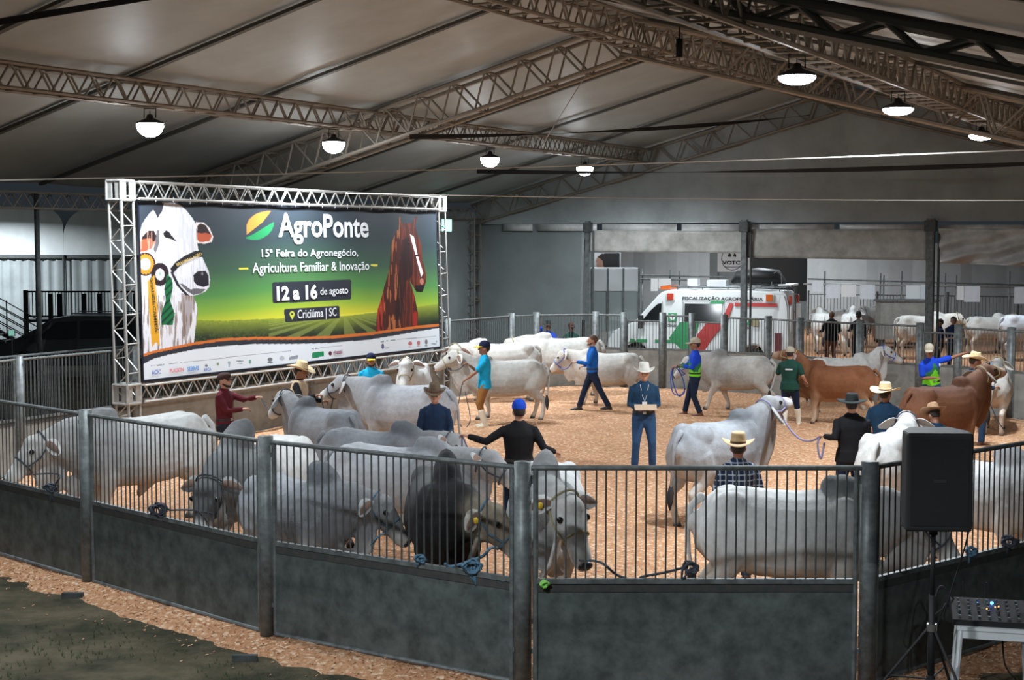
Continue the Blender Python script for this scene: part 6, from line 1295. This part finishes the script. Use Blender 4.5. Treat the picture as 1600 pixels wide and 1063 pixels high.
a = at(57, 320, 31.0); pl = thing('tent_pole', 'dark round pole at far left in front of the white pavilion', 'pole', (a.x, a.y, 0)); MB().tube([(0, 0, -.03), (0, 0, 5.0)], .055, n=10, up=(1, 0, 0)).build('tube', 'galvanised_dark', pl, smooth=True); MB().box((-.12, -.12, -.03), (.12, .12, .0)).build('foot_plate', 'galvanised_dark', pl)
def stairs():
    Y = 47.0; x0 = gx(48, Y); root = thing('staircase', 'dark metal staircase with slanting handrails at the left edge', 'stairs', (x0, Y, 0)); n = 10
    for i in range(n):
        MB().box((-(i+1)*.30, -.6, .17*(i+1) + .3), (-(i+1)*.30 + .32, .6, .17*(i+1) + .34)).build('step', 'dark_metal', root)
    for y in (-.62, .62):
        MB().tube([(0, y, .35), (-3.2, y, 2.15)], [(.03, .09)]*2, n=6).build('stringer', 'dark_metal', root)
        for dz in (.35, .6, .85, 1.1): MB().tube([(0, y, .35 + dz), (-3.2, y, 2.15 + dz)], .018, n=6).build('handrail', 'galvanised_dark', root)
        for i in range(4): MB().tube([(-i*1.0, y, .35 + i*.56), (-i*1.0, y, 1.5 + i*.56)], .022, n=6, up=(1, 0, 0)).build('baluster', 'galvanised_dark', root)
    for x in (-3.0,): 
        for y in (-.6, .6): MB().tube([(x, y, 0), (x, y, 2.1)], .04, n=6, up=(1, 0, 0)).build('prop', 'galvanised_dark', root)
stairs()
def platform_rail():
    Y = 50.5; a, b = gx(40, Y), gx(215, Y); root = thing('platform_rail', 'dark railing with thick uprights above the car roof', 'railing', (a, Y, 0)); L_ = b - a
    for z in (2.25, 1.4): MB().box((0, -.03, z - .03), (L_, .03, z + .03)).build('rail', 'black', root)
    for k_ in (0, .22, .30, .52, .66, .98): MB().box((L_*k_ - .07, -.06, 0), (L_*k_ + .07, .06, 2.3 - .12*(k_ > .2))).build('upright', 'black', root)
    q = MB()
    for j in range(1, 34): q.box((L_*j/34 - .012, -.012, 1.4), (L_*j/34 + .012, .012, 2.25))
    stuff(q.build('bar', 'black', root))
    MB().box((-.1, -.05, 1.2), (L_, 1.2, 1.3)).build('deck', 'black', root)
platform_rail()
def car():
    Y = 43.5; root = thing('car', 'dark station car parked behind the left fence, its side windows glinting', 'car', (gx(128, Y), Y, 0), R(186))
    prof = [(-2.25, .45), (-2.32, .95), (-2.15, 1.15), (-1.95, 1.68), (-1.6, 1.80), (.2, 1.82), (.75, 1.72), (1.45, 1.14), (2.2, 1.0), (2.42, .8), (2.42, .42)]
    bot = arc(1.55, .36, .42, 0, math.pi, 7) + arc(-1.45, .36, .42, 0, math.pi, 7); out = prof + bot; hw = lambda z: .93 - max(0, z - 1.1)*.24; m = MB(); n = len(out); vs = []
    for s in (-1, 1): vs += [(x, s*hw(z), z) for x, z in out]
    m.add(vs, [(i, (i+1) % n, n + (i+1) % n, n + i) for i in range(n)]); bm = bmesh.new(); me = m.mesh('body'); bm.from_mesh(me); bm.verts.ensure_lookup_table()
    for s in (0, 1): bm.faces.new([bm.verts[s*n + i] for i in range(n)])
    bmesh.ops.triangulate(bm, faces=[f for f in bm.faces if len(f.verts) > 4]); bmesh.ops.recalc_face_normals(bm, faces=bm.faces)
    bmesh.ops.bevel(bm, geom=[e for e in bm.edges if len(e.link_faces) == 2 and abs(e.verts[0].co.y - e.verts[1].co.y) < .2 and e.calc_face_angle(0) > 1.0], offset=.06, segments=3, affect='EDGES'); bm.to_mesh(me); bm.free(); me.materials.append(MATS['car_paint']); link('body', me, root)
    Sd = lambda x, z, t: Vector((x, hw(z) + .004 + t, z))
    slab(root, 'front_window', 'dark_glass', [(1.15, 1.15), (.0, 1.17), (.0, 1.66), (.60, 1.64)], .008, Sd); slab(root, 'rear_window', 'dark_glass', [(-.10, 1.17), (-.95, 1.18), (-.95, 1.67), (-.10, 1.67)], .008, Sd); slab(root, 'quarter_window', 'dark_glass', [(-1.02, 1.18), (-1.9, 1.22), (-1.78, 1.66), (-1.02, 1.67)], .008, Sd)
    for y in (-.65, .65): MB().tube([(-1.7, y, 1.86), (.2, y, 1.88)], .02, n=6).build('roof_bar', 'chrome', root)
    b = MB(); b.box((1.0, .88, 1.12), (1.16, 1.16, 1.32)); mo = b.build('mirror', 'car_paint', root); MB().box((.985, .92, 1.14), (1.0, 1.14, 1.30)).build('mirror_glass', 'pane_glass', mo)
    for x in (1.55, -1.45):
        for y in (-.90, .90):
            s = 1 if y > 0 else -1; q = MB(); q.tube([(x, y - s*.2, .34), (x, y, .34)], .34, n=20, up=(1, 0, 0)); w_ = q.build('tyre', 'rubber', root); q = MB(); q.tube([(x, y - s*.03, .34), (x, y + s*.01, .34)], .2, n=14, up=(1, 0, 0)); q.build('wheel_hub', 'chrome', w_)
    for x in (.02, -.98): MB().box((x - .005, .9, .5), (x + .005, .945, 1.15)).build('door_seam', 'black', root)
car()
sg = thing('glowing_mirror', 'small pale green mirror with added glow at the left edge beside the car', 'light', at(18, 520.5, 41.5)); MB().box((-.09, 0, -.09), (.09, .04, .09)).build('case', 'galvanised_dark', sg); MB().box((-.08, -.006, -.08), (.08, 0, .08)).build('lit_face', 'mirror_glow', sg)  # light reflected by the mirror is put in as an emissive face
MB().tube([(0, .02, -.09), (0, .02, -sg.location.z)], .02, n=6, up=(1, 0, 0)).build('stem', 'galvanised_dark', sg)
# second low barrier between the ring and the car
a_, b_ = W(-20.6, 15.2), W(-20.6, 24.8); 
for i in range(3):
    p0, p1 = a_.lerp(b_, i/3), a_.lerp(b_, (i+1)/3); fence_panel('outer barrier panel in front of the car, ' + ['nearest', 'middle', 'farthest'][i], p0, p1, False, gap=.05, top=1.95, sheet_top=.35, mat_s='galvanised_dark', group='outer barrier in front of the car')
# pegs on the near posts' feet and stones in the dirt
for i, (px, Y) in enumerate(((118, 16.4), (392, 13.9))):
    b = MB(); b.box((-.22, -.03, -.03), (.02, .03, .03)); o = b.build('ground_peg', 'galvanised_dark'); o.location = (gx(px, Y), Y, .0); tag(o, 'flat metal peg at the foot of the %s near post' % ['leftmost visible', 'second'][i], 'peg', 'pegs at the feet of the near posts')
# raised brand on the nape of the white cow, left out of the lettering: plain dark strokes
for _s in list(bpy.data.scenes):
    if _s.name == 'scratch': bpy.data.scenes.remove(_s)
